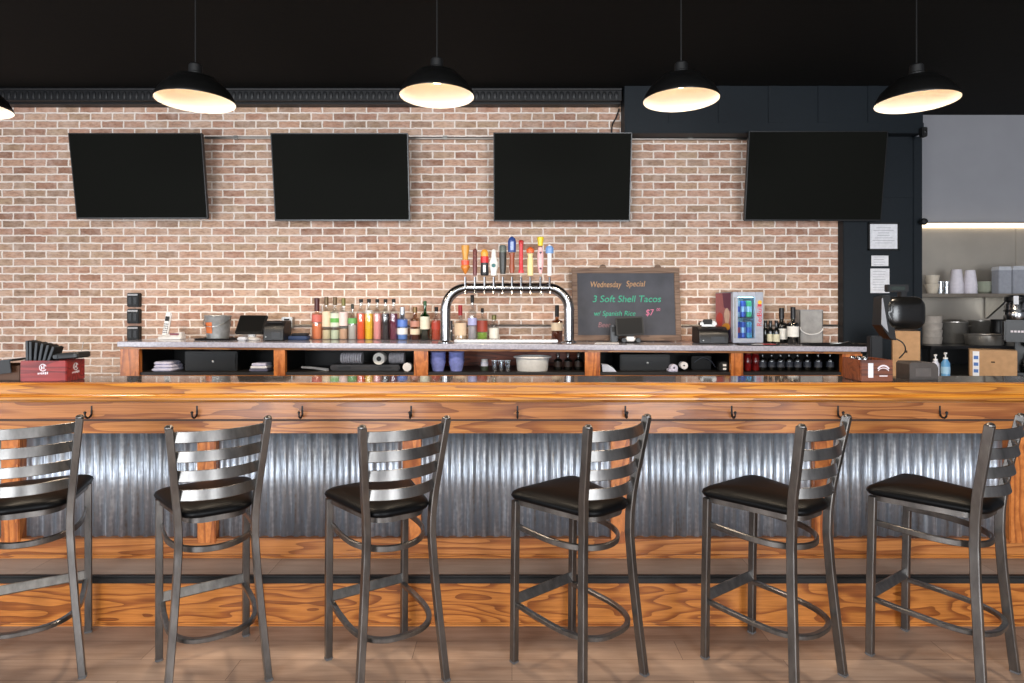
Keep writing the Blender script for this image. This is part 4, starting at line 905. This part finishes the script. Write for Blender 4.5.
# bay under the chalkboard
drawer(645, 4.88, .40, .128, 'black cash drawer under the chalkboard')
t = thing('paper_stack', 'white papers spilling at the oak post under the chalkboard', 'paper', (WX(608, 4.84), 4.835, SZ))
mb = MB(); mb.rings([[Vector((x, y, z)) for x, z in ((-.05, 0), (.06, 0), (.035, .03), (.0, .052), (-.055, .058))] for y in (-.04, .03)]); mb.build('loose_papers', M('bluish_paper', (196, 204, 222), .8), t)
t = thing('receipt_roll_box', 'white receipt rolls boxed beside the chalkboard cash drawer', 'paper roll', (WX(677.5, 4.84), 4.84, SZ))
MB().box(-.078, -.008, -.04, .04, .0, .018, .003).build('paper_pad', TOW, t)
for x, z, c in ((-.045, .047, PAPER), (.035, .0285, TOW)):
    MB().lathe([(.008, -.034), (.0285, -.034), (.0285, .034), (.008, .034), (.008, -.034)], (0, x, z), 16, cap=False, axis='x').build('roll', c, t, rot=(0, 0, PI / 2), loc=(2 * 0, 0, 0))
t = thing('card_reader', 'small black card reader with two white keys, near the fridge bay post', 'card reader', (WX(723, 4.84), 4.85, SZ))
MB().box(-.035, .035, -.04, .04, 0, .075, .008).build('case', BLACK, t)
for z in (.02, .05): MB().box(-.012, .016, -.043, -.039, z - .008, z + .008, .003).build('key', WHITE, t)
t = thing('modem_box', 'black box with cables at the back of the bay beside the fridge post', 'modem', (WX(702, 5.0), 5.02, SZ))
MB().box(-.1, .06, -.07, .07, 0, .11, .006).build('case', BLACK, t)
MB().tube(smooth([(-.08, -.075, .06), (-.02, -.10, .10), (.05, -.09, .07), (.09, -.08, .02)]), .004, 6).build('cable', M('grey_cable', (70, 74, 84), .5), t)
# row of dark bottles lying/standing in the right bay
RB = M('red_bottle', (120, 22, 24), .12, coat=.5)
rb = [(747.5, 1), (755.5, 1), (762.5, 0), (771.5, 0), (780.5, 0), (789, 0), (797.5, 0), (807, 0), (818, 0), (830, 0)]
ords = ['first', 'second', 'third', 'fourth', 'fifth', 'sixth', 'seventh', 'eighth', 'ninth', 'tenth']
for k, (px, red) in enumerate(rb):
    bottle(px, 352.5, 7.4, 4.87 + .015 * (k % 2), RB if red else DRK, '%s bottle from the left in the right bay, %s glass' % (ords[k], 'dark red' if red else 'black'), None, None if red else M('dim_label', (60, 64, 74), .5), RB if red else BLACK, neck=.42 if not red else .75, sh=.62 if not red else .85, labz=(.2, .5), caph=.1, z0=SZ, group='bottles in the right bay')
# ------------------------------------------------------------------ things on the bar top
ZT = ZB + .0016
def crate(name, label, cat, px0, px1, d, h, dp, m, th=.010, divs=(), rz=0):
    x0, x1 = WX(px0, d), WX(px1, d); w = (x1 - x0) / 2
    t = thing(name, label, cat, ((x0 + x1) / 2, d + dp / 2, ZT), rz); a = dp / 2
    mb = MB(); mb.box(-w, w, -a, -a + th, 0, h, .003); mb.box(-w, w, a - th, a, 0, h, .003); mb.box(-w, -w + th, -a + th, a - th, 0, h, .003); mb.box(w - th, w, -a + th, a - th, 0, h, .003); mb.box(-w + th, w - th, -a + th, a - th, 0, th)
    mb.build('box_side', m, t)
    for k in divs: MB().box(w * k - th / 3, w * k + th / 3, -a + th, a - th, th, h * .92).build('divider', m, t)
    return t, w, a
rc, w, a = crate('condiment_caddy', 'red wooden caddy with two white emblems, holding black menus on the bar', 'caddy', 20, 66, 3.03, .104, .135, REDW, divs=(.25,))
rw = w
def arc(cx, cz, r, a0, a1, th, y, n=14):
    pts = [(cx + (r - th) * math.cos(a0 + (a1 - a0) * i / n), y, cz + (r - th) * math.sin(a0 + (a1 - a0) * i / n)) for i in range(n + 1)]
    out = [(cx + r * math.cos(a0 + (a1 - a0) * i / n), y, cz + r * math.sin(a0 + (a1 - a0) * i / n)) for i in range(n + 1)]
    return [Vector(p) for p in out], [Vector(p) for p in pts]
def arcmesh(mb, *q):
    o, i = arc(*q); O2 = [v + Vector((0, -.0006, 0)) for v in o]; I2 = [v + Vector((0, -.0006, 0)) for v in i]
    mb.rings([i, o, O2, I2, i], cap=False, closed=False)
WP = M('white_print', (226, 216, 220), .6)
for side in (0, 1):
    mb = MB(); y = -a - .0003; cx = 0
    arcmesh(mb, cx, .070, .019, .4, 2 * PI - .5, .004, y)
    mb.box(cx - .009, cx - .004, y - .0006, y, .060, .080); mb.box(cx - .004, cx + .006, y - .0006, y, .066, .071); mb.box(cx + .003, cx + .008, y - .0006, y, .062, .084)
    for k in range(6): mb.box(cx - .026 + k * .009, cx - .020 + k * .009, y - .0006, y, .036 + .0015 * (k % 2), .044 + .001 * k)
    o = mb.build('white_emblem', WP, rc)
    if side: o.rotation_euler = (0, 0, PI / 2); o.location = (w - a, 0, 0)
mcol = [M('menu_black', (22, 24, 26), .45), M('menu_grey_edge', (46, 50, 54), .45)]
mx0 = rc.location.x
for k in range(6):
    ang = (-1, 0, 5, 10, 15, 20)[k]; px = (-.094, -.079, -.064, -.050, -.036, -.022)[k]
    t = thing('menu_folder', ('leftmost upright black menu folder in the red caddy', 'second black menu folder from the left in the red caddy', 'third black menu folder from the left in the red caddy', 'fourth black menu folder, leaning right in the red caddy', 'fifth black menu folder, leaning further right in the red caddy', 'rightmost black menu folder fanned out in the red caddy')[k], 'menu', (mx0 + px, 3.097, ZT + .0125), 0, 'black menus in the red caddy')
    t.rotation_euler = (0, math.radians(ang), 0)
    hh = .19 - .004 * k
    MB().box(-.0065, -.0015, -.045, .02, 0, hh, .0012).build('front_cover', mcol[k % 2], t); MB().box(.0015, .0065, -.045, .02, 0, hh - .002, .0012).build('back_cover', mcol[0], t)
    MB().box(-.0065, .0065, -.048, -.0445, 0, hh - .001, .0012).build('spine', mcol[1], t)
t = thing('black_pouch', 'black soft case lying across the right half of the red caddy', 'pouch', (mx0 + .100, 3.098, ZT + .1046)); t.rotation_euler = (0, math.radians(-4), 0)
mb = MB(); mb.rings([[Vector((x * k, y * k, z)) for x, y in rpoly([(.062, .055, .02), (-.062, .055, .02), (-.062, -.055, .02), (.062, -.055, .02)], 6)] for z, k in ((.006, .9), (.012, 1), (.03, 1), (.036, .93), (.037, .7))]); mb.build('case', mcol[0], t)
MB().tube([(.03, .02, .03), (.045, .02, .085)], .0016, 6).build('wire_loop', BRUSH, t)
MB().box(-.06, -.035, -.057, -.052, .012, .03, .003).build('zip_pull', mcol[1], t)
t, w, a = crate('napkin_caddy', 'dark wooden caddy at the far left edge with a black cover', 'caddy', -22, 20, 3.075, .075, .17, M('dark_caddy_wood', (84, 54, 34), .6))
t2 = thing('black_folder', 'black folder resting over the dark caddy at the left edge', 'folder', (t.location.x - .006, t.location.y - .012, ZT + .0765)); t2.rotation_euler = (0, math.radians(-7), 0)
MB().box(-.108, .095, -.10, .08, .013, .018, .002).build('cover', mcol[0], t2); MB().box(-.10, .09, -.095, .07, .0182, .024, .002).build('pages', mcol[1], t2)
MB().box(-.108, .09, -.106, -.1005, -.045, .018, .002).build('front_flap', mcol[0], t2)
# wooden caddy at right
t, w, a = crate('wooden_caddy', 'brown wooden caddy with a white card and arched white emblem on the bar', 'caddy', 861, 893, 3.03, .108, .174, CADDYW, divs=(.3,))
MB().box(-w * .56, -w * .24, -a - .002, -a - .0004, .020, .092, .0008).build('white_card', PAPER, t)
mb = MB(); y = -a - .0003
arcmesh(mb, w * .40, .050, .034, .45, PI - .45, .008, y); arcmesh(mb, w * .40, .036, .034, .6, PI - .6, .004, y); mb.box(w * .15, w * .65, y - .0006, y, .026, .031); mb.build('arched_emblem', WP, t)
cx0, cy0 = t.location.x, t.location.y
for k, (dx, nm) in enumerate(((-.052, 'leftmost small clear shaker inside the wooden caddy'), (-.020, 'middle small clear shaker inside the wooden caddy'), (.010, 'rightmost small clear shaker inside the wooden caddy'))):
    s_ = thing('shaker', nm, 'shaker', (cx0 + dx, cy0 + .035, ZT + .0106), 0, 'shakers in the wooden caddy')
    MB().lathe([(.001, 0), (.014, 0), (.015, .004), (.014, .085), (.001, .086)], seg=12).build('shaker_glass', glass('bright_glass', (.86, .88, .90), .22), s_)
    MB().lathe([(.0145, .0862), (.0145, .10), (.010, .108), (.001, .109)], seg=12).build('lid', STEEL, s_)
x0, x1 = WX(907, 3.1), WX(938, 3.1); t = thing('napkin_dispenser', 'dark grey metal box with a rounded top right of the wooden caddy', 'dispenser', ((x0 + x1) / 2 + .004, 3.15, ZT)); w = (x1 - x0) / 2 - .006
mb = MB(); o = [(-w, 0), (w, 0), (w, .055)] + [(w - .035 + .035 * math.cos(q), .055 + .035 * math.sin(q)) for q in [PI / 2 * i / 6 for i in range(1, 7)]] + [(-w + .01, .09), (-w, .08)]
mb.prism(o, -.055, .055); mb.build('case', M('dark_grey_metal', (84, 78, 74), .4, .6), t)
MB().box(-w * .6, w * .5, -.057, -.054, .018, .06, .003).build('face_plate', M('grey_metal_plate', (104, 98, 94), .35, .7), t)

# ------------------------------------------------------------------ order terminal behind the bar and the box behind it
d = 3.66; px = WX(876, d)
t = thing('order_terminal', 'black order terminal on a pole, screen facing left, with a small customer display', 'order terminal', (px, d, .9606))
def tz_(py): return WZ(py, d) - .9606
def tx_(p): return WX(p, d) - px
MB().box(-.075, .075, -.07, .09, 0, .02, .006).build('base', BLK2, t)
MB().box(tx_(869), tx_(881), -.02, .03, .02, tz_(336), .006).build('pole', BLK2, t)
sc = MB().rings([[Vector((x, y, z)) for x, z in ((tx_(878.5), tz_(297)), (tx_(886), tz_(295)), (tx_(892), tz_(340)), (tx_(886), tz_(338)), (tx_(877), tz_(325)))] for y in (-.04, .05)]).build('screen_housing', BLK2, t)
MB().rings([[Vector((x, y, z)) for x, z in ((tx_(877.5), tz_(299)), (tx_(878.4), tz_(298)), (tx_(884), tz_(332)), (tx_(877), tz_(324)))] for y in (-.044, -.0405)]).build('silver_edge', M('silver_plastic2', (150, 152, 158), .35, .4), sc)
mb = MB(); rr = []
for xx, k in ((tx_(884), .72), (tx_(888), .95), (tx_(896), 1), (tx_(914), 1), (tx_(917), .95), (tx_(920.5), .74)):
    zc2 = (tz_(296.5) + tz_(329.5)) / 2; hz = (tz_(296.5) - tz_(329.5)) / 2
    rr.append([Vector((xx, .0 + .06 * k * math.copysign(abs(math.cos(q)) ** .6, math.cos(q)), zc2 + hz * k * math.copysign(abs(math.sin(q)) ** .6, math.sin(q)))) for q in [2 * PI * i / 24 for i in range(24)]])
mb.rings(rr); mb.build('rounded_housing', M('gloss_black', (15, 15, 15), .22), t, angle=60)
MB().box(tx_(900), tx_(906), -.01, .03, tz_(297.5), tz_(290), .003).build('display_neck', BLK2, t)
cd_ = MB().box(tx_(886), tx_(907), -.02, .02, tz_(292), tz_(284.5), .004).build('customer_display', BLK2, t)
MB().box(tx_(889), tx_(903), -.0215, -.019, tz_(290.5), tz_(286.5), .001).build('display_window', M('dark_green_glass', (40, 48, 48), .15), cd_)
MB().tube(smooth([(tx_(890), -.02, tz_(337)), (tx_(897), -.05, tz_(342)), (tx_(900), -.05, tz_(350)), (tx_(897), -.02, tz_(358))]), .004, 6).build('cable', BLACK, t)

# ------------------------------------------------------------------ kitchen pass at right
KX0 = 2.86
mb = MB(); kt = thing('prep_counter', 'low steel prep counter behind the right end of the bar', 'counter', (4.2, 5.0, 0))
def K_(mb, n, m, par=kt): return mb.build(n, m, par, loc=(-4.2, -5.0, 0))
K_(MB().box(KX0, 5.8, 4.55, 5.17, .97, 1.0, .005), 'worktop', BRUSH)
K_(MB().box(3.52, 5.8, 5.17, 5.95, .97, 1.0, .005), 'worktop', BRUSH)
for xx in (KX0 + .04, 4.3, 5.74):
    K_(MB().box(xx - .02, xx + .02, 4.6, 4.64, 0, .97, .003), 'leg', BRUSH)
    K_(MB().box(max(xx, 3.56) - .02, max(xx, 3.56) + .02, 5.88, 5.92, 0, .97, .003), 'leg', BRUSH)
K_(MB().box(KX0 + .02, 5.78, 4.62, 5.1, .18, .2), 'lower_shelf', BRUSH)
# raised black deck
dk = thing('raised_deck', 'black raised deck carrying the steel pots, behind the cardboard box', 'shelf', (4.4, 5.5, 1.0006))
def D_(mb, n, m): return mb.build(n, m, dk, loc=(-4.4, -5.5, -1.0006))
D_(MB().box(3.52, 5.7, 5.12, 5.92, 1.20, 1.225, .004), 'deck_board', BLK2)
for xx in (3.56, 4.45, 5.64):
    for yy in (5.18, 5.86): D_(MB().box(xx - .018, xx + .018, yy - .018, yy + .018, 1.0006, 1.20), 'leg', BLK2)
D_(MB().box(3.53, 5.68, 5.90, 5.915, 1.0006, 1.20), 'back_panel', BLACK)
ZD = 1.2256
# stainless splash and wall shelf
st_ = MB(); z0s, z1s = WZ(330, KD), WZ(222.5, KD)
mb = MB(); seam = WX(1015, KD)
mb.box(3.505, seam - .002, KD - .012, KD - .001, 1.0, z1s, .002); mb.box(seam + .002, 6.9, KD - .012, KD - .001, 1.0, z1s, .002)
o = mb.build('steel_splashback', M('stainless_sheet', (190, 182, 170), .42, .6, noise=.06, scale=5)); tag(o, 'tall stainless splashback sheet on the kitchen wall above the shelf', 'splashback')
MB().box(3.505, 6.9, KD - .03, KD - .012, z1s - .012, z1s, .003).build('top_flange', M('stainless_sheet2', (196, 188, 176), .25, .9), o)
sl = thing('reflection_streak', 'glowing bar imitating a warm reflection along the top of the stainless splashback', 'imitated reflection', (4.6, KD - .05, z1s - .036))
MB().box(3.56 - 4.6, 5.9 - 4.6, -.016, .0375, -.022, .022, .008).build('glow_bar', emit('painted_reflection_glow', (255, 232, 196), 1.1), sl)  # emissive bar stands in for the bright reflection on the steel
for q in (3.54 - 4.6, 5.9 - 4.6): MB().box(q, q + .02, -.02, .02, -.026, .026, .003).build('end_cap', BRUSH, sl)  # caps on the added glow bar
sd = 5.62; ZS = WZ(293.5, sd)
sh_ = thing('wall_shelf', 'steel wall shelf holding cups, glasses and takeout boxes', 'shelf', (4.6, 5.8, ZS))
MB().box(3.52 - 4.6, 6.2 - 4.6, sd - 5.8, KD - .032 - 5.8, -.032, 0, .004).build('shelf_board', M('dull_steel', (150, 140, 128), .45, .7), sh_)
for xx in (3.75, 4.62, 5.9): MB().rings([[Vector((x - 4.6, y - 5.8, z)) for y, z in ((KD - .032, -.033), (sd + .03, -.033), (KD - .032, -.24))] for x in (xx - .012, xx + .012)]).build('bracket', BRUSH, sh_)
def cup(px, d, z, r0, r1, h, label, m, group, name='cup', inv=False, seg=20):
    t = thing(name, label, 'cup', (WX(px, d), d, z), 0, group); th = .003
    P = [(.001, 0), (r0, 0), (r1, h), (r1 + .002, h), (r1 + .002, h + .004), (r1 - th, h + .004), (r0 - th, .006), (.001, .006)]
    if inv: P = [(r, h + .004 - z_) for r, z_ in P][::-1]
    MB().lathe(P, seg=seg, cap=False).build('cup_wall', m, t, angle=50)
    return t
CRM = M('cream_ceramic', (206, 194, 176), .35); WHC = M('white_foam', (220, 214, 222), .6)
d = 5.74
cup(932, d, ZS + .0006, .040, .062, .086, 'lower cream cup of the stack of two at the left of the wall shelf', CRM, 'cream cups on the wall shelf')
cup(932, d, ZS + .0006 + .0925, .046, .062, .075, 'upper cream cup of the stack of two at the left of the wall shelf', CRM, 'cream cups on the wall shelf')
for px, nm in ((940.5, 'left clear tumbler between cream and white cups'), (946.5, 'right clear tumbler between cream and white cups')):
    t = thing('tumbler', nm, 'glass', (WX(px, d), d, ZS + .0006), 0, 'clear tumblers on the wall shelf'); MB().lathe([(.001, 0), (.020, 0), (.024, .115), (.022, .115), (.018, .008), (.001, .008)], seg=16, cap=False).build('tumbler', glass('bright_glass', (.86, .88, .90), .22), t)
    MB().lathe([(.0242, .112), (.0244, .116), (.0222, .1162)], seg=16, cap=False).build('rim', M('rim_white', (220, 222, 226), .3), t)
for px, nm in ((956.5, 'left'), (970, 'right')):
    for k, q in enumerate(('lowest', 'middle', 'topmost')):
        cup(px, 5.72 if px < 960 else 5.735, ZS + .0006 + .035 * k, .040, .058, .152 if px < 960 else .146, '%s white foam cup in the %s upturned stack on the shelf' % (q, nm), WHC, 'white foam cups on the wall shelf', inv=True)
for k in range(5):
    t = thing('bowl', ('lowest', 'second lowest', 'middle', 'second highest', 'topmost')[k] + ' bowl in the pale green stack on the wall shelf', 'bowl', (WX(984, 5.82), 5.82, ZS + .0006 + .019 * k), 0, 'stacked bowls on the wall shelf')
    MB().lathe([(.001, 0), (.046, 0), (.09 + .004 * (k == 4), .036), (.094 + .004 * (k == 4), .040), (.086, .039), (.046, .006), (.001, .006)], seg=24, cap=False).build('bowl', M('pale_green_ceramic', (178, 182, 164), .35), t, angle=50)
for k, (x0, x1, y0, y1, nm) in enumerate(((999, 1012, 266.5, 293, 'left grey takeout box beside the bowls on the wall shelf'), (1013, 1040, 266, 293, 'right grey takeout box at the edge of the photo on the shelf'))):
    d2 = 5.63; bx0, bx1 = WX(x0, d2), WX(x1, d2); h = WZ(y0, d2) - ZS; t = thing('takeout_box', nm, 'box', ((bx0 + bx1) / 2, d2 + .046, ZS + .0006), 0, 'grey boxes on the wall shelf'); w = (bx1 - bx0) / 2
    if k == 0: t.location.y += .0
    MB().box(-w, w, -.045, .045, 0, h * .86, .004).build('box_body', M('grey_card', (150, 152, 160), .6), t)
    mb = MB(); mb.rings([[Vector((x * q, y * q, z)) for x, y in ((w, .045), (-w, .045), (-w, -.045), (w, -.045))] for q, z in ((1, h * .8605), (1, h * .9), (.9, h))]); mb.build('lid', M('light_card', (186, 188, 194), .6), t)
# pots on the deck
def pot(px, d, w, top, label, name='stock_pot', lid=False, dark=False, cat='pot'):
    r = w / 2 / F * d; h = WZ(top, d) - ZD; t = thing(name, label, cat, (WX(px, d), d, ZD)); m = M('pot_steel', (168, 164, 158), .28, .75) if not dark else M('dark_steel', (60, 58, 56), .3, .8)
    MB().lathe([(.001, 0), (r * .94, 0), (r, .008), (r, h * .82), (r * 1.03, h * .84), (r * 1.03, h * .88), (r * .97, h * .9), (r * .95, .012), (.001, .01)], seg=32, cap=False).build('pot_wall', m, t, angle=45)
    if lid:
        MB().lathe([(.001, h * .97), (r * .5, h * .96), (r * 1.0, h * .90), (r * 1.04, h * .885), (r * 1.04, h * .9), (r * .5, h * .985), (.02, h * 1.0), (.001, h)], seg=32, cap=False).build('lid', m, t)
    for s in (-1, 1): MB().tube([(s * r, -.03, h * .66), (s * (r + .022), -.02, h * .67), (s * (r + .022), .02, h * .67), (s * r, .03, h * .66)], .005, 8).build('handle', m, t)
    return t
pot(953, 5.60, 25, 319, 'tall shiny steel stock pot on the black deck', lid=True)
t = thing('plastic_tubs', 'stack of frosted plastic tubs beside the pilaster on the deck', 'tubs', (WX(931.5, 5.45), 5.45, ZD))
for k in range(4): MB().lathe([(.001, .062 * k), (.076, .062 * k), (.084, .058 + .062 * k), (.087, .0615 + .062 * k), (.001, .0615 + .062 * k)], seg=22).build('tub', M('frosted_tub', (168, 160, 152), .45, noise=.12), t)
pot(981, 5.72, 22, 318, 'grey pot standing behind the shallow pan on the deck', name='cooking_pot')
t = thing('shallow_pan', 'wide shallow round steel pan at the front of the black deck', 'pan', (WX(984, 5.29), 5.29, ZD))
MB().lathe([(.001, 0), (.128, 0), (.134, .006), (.142, .082), (.150, .088), (.148, .092), (.138, .086), (.13, .010), (.001, .008)], seg=36, cap=False).build('pan_wall', M('pot_steel', (168, 164, 158), .28, .75), t, angle=45)
MB().tube([(.144, -.02, .07), (.17, -.012, .074), (.17, .012, .074), (.144, .02, .07)], .005, 8).build('handle', BRUSH, t)
t = thing('black_pitcher', 'black pitcher standing behind the shallow pan, left of the brewer', 'pitcher', (WX(999, 5.50), 5.50, ZD))
MB().lathe([(.001, 0), (.05, 0), (.056, .01), (.066, .12), (.058, .19), (.064, .215), (.058, .215), (.052, .19), (.001, .185)], seg=22, cap=False).build('pitcher', BLK2, t, angle=50)
MB().tube(smooth([(.06, 0, .19), (.10, 0, .18), (.105, 0, .11), (.064, 0, .07)]), .008, 8).build('handle', BLK2, t)
# cardboard boxes
def cbox(name, pc, wpx, d, y0, z0, dp, label, rz):
    h = WZ(y0, d) - z0; w = wpx / 2 / F * d / math.cos(math.atan((pc - CX) / F) + rz); t = thing(name, label, 'box', (WX(pc, d), d, z0 + .0006), rz); a_ = dp / 2
    mb = MB(); mb.box(-w, w, -a_, a_, 0, h - .004, .003); mb.build('carton', CARD, t)
    mb = MB(); mb.box(-w, w, -a_, -.001, h - .004, h, .001); mb.build('flap', M('cardboard_light', (190, 152, 112), .85), t)
    mb = MB(); mb.box(-w, w, .001, a_, h - .004, h, .001); mb.build('flap', M('cardboard_light', (190, 152, 112), .85), t)
    MB().box(-w * .08, w * .08, -a_ - .0012, -a_ + .001, h * .55, h * .6, .0004).build('hand_hole', M('dark_hole', (60, 44, 32), .9), t)
    return t, w, h, a_
t, w, h, a_ = cbox('cardboard_box', 992, 37, 4.80, 349.5, 1.0, .18, 'brown cardboard box with a blue and white label under the pans', -.6)
MB().box(-w * .86, -w * .58, -a_ - .0012, -a_ + .001, h * .06, h * .94, .0004).build('printed_label', PAPER, t)
for zz in (.18, .42, .66): MB().box(-w * .82, -w * .62, -a_ - .002, -a_ - .001, h * zz, h * (zz + .12)).build('blue_print', M('blue_print', (70, 110, 176), .6), t)
t, w, h, a_ = cbox('cardboard_box', 905.5, 23, 4.74, 331, 1.0, .14, 'tall plain cardboard box behind the order terminal', -.5)
# soap pumps
def pump(px, d, top, c, label, m):
    h = WZ(top, d) - 1.0; t = thing('pump_bottle', label, 'bottle', (WX(px, d), d, 1.0006), 0, 'pump bottles behind the bar end'); r = .029
    MB().lathe([(.001, 0), (r, 0), (r, h * .62), (r * .5, h * .74), (r * .45, h * .78), (.001, h * .78)], seg=18).build('bottle_body', m, t, angle=50)
    MB().lathe([(r * .55, h * .765), (r * .55, h * .82), (.005, h * .83), (.005, h * .94), (.011, h * .945), (.011, h), (.001, h)], seg=12).build('pump_head', WHITE, t)
    MB().tube([(0, 0, h * .975), (-.02, -.02, h * .975), (-.026, -.026, h * .94)], .004, 6).build('nozzle', WHITE, t)
    MB().lathe([(r + .0004, h * .25), (r + .001, h * .25), (r + .001, h * .5), (r + .0004, h * .5)], seg=18, cap=False).build('label', c, t)
pump(935.5, 4.66, 354.5, M('soap_label_white', (214, 216, 226), .6), 'white soap pump bottle, left of the blue one', M('soap_white', (206, 208, 220), .35))
pump(945.5, 4.60, 352.5, M('soap_label_blue', (150, 190, 216), .5), 'blue soap pump bottle, right of the white one', M('soap_blue', (90, 150, 196), .3))
# coffee brewer, airpot, carafe
d = 4.95; bxx, by = WX(1030, d), d; t = thing('coffee_brewer', 'black coffee brewer with a steel carafe below and an airpot on top', 'coffee brewer', (bxx, by, 1.0006), -.6)
zt_, zb_ = WZ(320, d) - 1.0, WZ(342, d) - 1.0
MB().box(-.17, .12, -.09, .09, zb_, zt_, .012).build('brew_head', BLK2, t); MB().box(-.09, .09, .045, .09, .02, zb_ + .01, .006).build('column', BLK2, t)
MB().box(-.09, .09, -.085, .09, 0, .022, .006).build('base', BLK2, t); MB().lathe([(.05, zb_ + .002), (.045, zb_ - .03), (.02, zb_ - .045), (.001, zb_ - .045)], (-.01, -.02, 0), 18).build('brew_basket', BLK2, t)
mb = MB(); y = -.0905
for k in range(5): mb.box(-.13 + k * .022, -.114 + k * .022, y - .001, y, (zt_ + zb_) / 2 - .012, (zt_ + zb_) / 2 + .004)
mb.build('white_lettering', WP, t)
ap = thing('airpot', 'steel airpot with a black lid and handle on top of the brewer', 'airpot', (bxx - .075, by + .05, 1.0006 + zt_ + .0006)); h = WZ(295, 4.98) - ap.location.z
MB().lathe([(.001, 0), (.076, 0), (.08, .006), (.08, h * .3), (.076, h * .36), (.076, h * .62), (.066, h * .72), (.001, h * .72)], seg=28).build('pot_body', STEEL, ap, angle=45)
MB().lathe([(.066, h * .72), (.078, h * .76), (.076, h * .92), (.055, h), (.001, h)], seg=24).build('lid', BLK2, ap)
MB().lathe([(.0805, h * .32), (.081, h * .36), (.0805, h * .4)], seg=28, cap=False).build('black_band', BLK2, ap)
MB().tube(smooth([(.07, -.01, h * .93), (.115, -.01, h * .9), (.12, -.01, h * .5), (.078, -.01, h * .3)]), .010, 8).build('handle', BLK2, ap)
MB().rings([[Vector((x, y, z)) for x, z in ((-.085, h * .62), (-.045, h * .62), (-.045, h * .96), (-.085, h * .96))] for y in (-.084, -.081)]).build('white_tag', PAPER, ap)
MB().lathe([(.012, -.07), (.012, -.10), (.009, -.11), (.001, -.11)], (-.03, 0, h * .84), 10, axis='y').build('spout', BLK2, ap)
cf = thing('coffee_carafe', 'steel coffee carafe with a black handle below the brewer head', 'carafe', (bxx - .018, by - .022, 1.0006 + .0226))
MB().lathe([(.001, 0), (.055, 0), (.064, .015), (.068, .05), (.05, .10), (.034, .125), (.036, .135), (.001, .135)], seg=24).build('carafe_body', STEEL, cf, angle=45)
MB().lathe([(.036, .1355), (.036, .146), (.02, .15), (.001, .15)], seg=16).build('lid', BLK2, cf)
MB().tube(smooth([(.036, -.01, .125), (.078, -.02, .12), (.084, -.02, .06), (.066, -.01, .035)]), .008, 8).build('handle', BLK2, cf)
# ------------------------------------------------------------------ light
def area(name, loc, rot, sx, sy, power, col):
    l = bpy.data.lights.new(name, 'AREA'); l.shape = 'RECTANGLE'; l.size = sx; l.size_y = sy; l.energy = power; l.color = col
    o = bpy.data.objects.new(name, l); COL.objects.link(o); o.location = loc; o.rotation_euler = rot; return o
area('front_fill_light', (-3.3, -4.6, 1.45), (math.radians(90), 0, math.radians(0)), 3.0, 2.6, 320, (.92, .96, 1))  # unseen fill panel behind the camera, standing in for window daylight
area('front_fill_light', (2.9, -4.6, 1.45), (math.radians(90), 0, 0), 2.6, 2.6, 260, (.92, .96, 1))  # second added fill panel; the gap gives the metal reflections contrast
area('side_fill_light', (-5.85, .3, 1.5), (math.radians(90), 0, math.radians(-90)), 3.0, 2.2, 70, (.90, .95, 1))  # added side fill that draws highlights down the corrugated flanks
area('overhead_fill_light', (0, -.9, CEIL - .1), (math.radians(28), 0, 0), 4.0, .8, 50, (1, .93, .84))  # added fill under the ceiling behind the camera, no fixture there
w = bpy.data.worlds.new('world'); scene.world = w; w.use_nodes = True
w.node_tree.nodes['Background'].inputs[0].default_value = (.80, .88, 1, 1); w.node_tree.nodes['Background'].inputs[1].default_value = .8
scene.cycles.max_bounces = 8; scene.cycles.transparent_max_bounces = 24; scene.cycles.sample_clamp_indirect = 6
scene.cycles.use_denoising = True
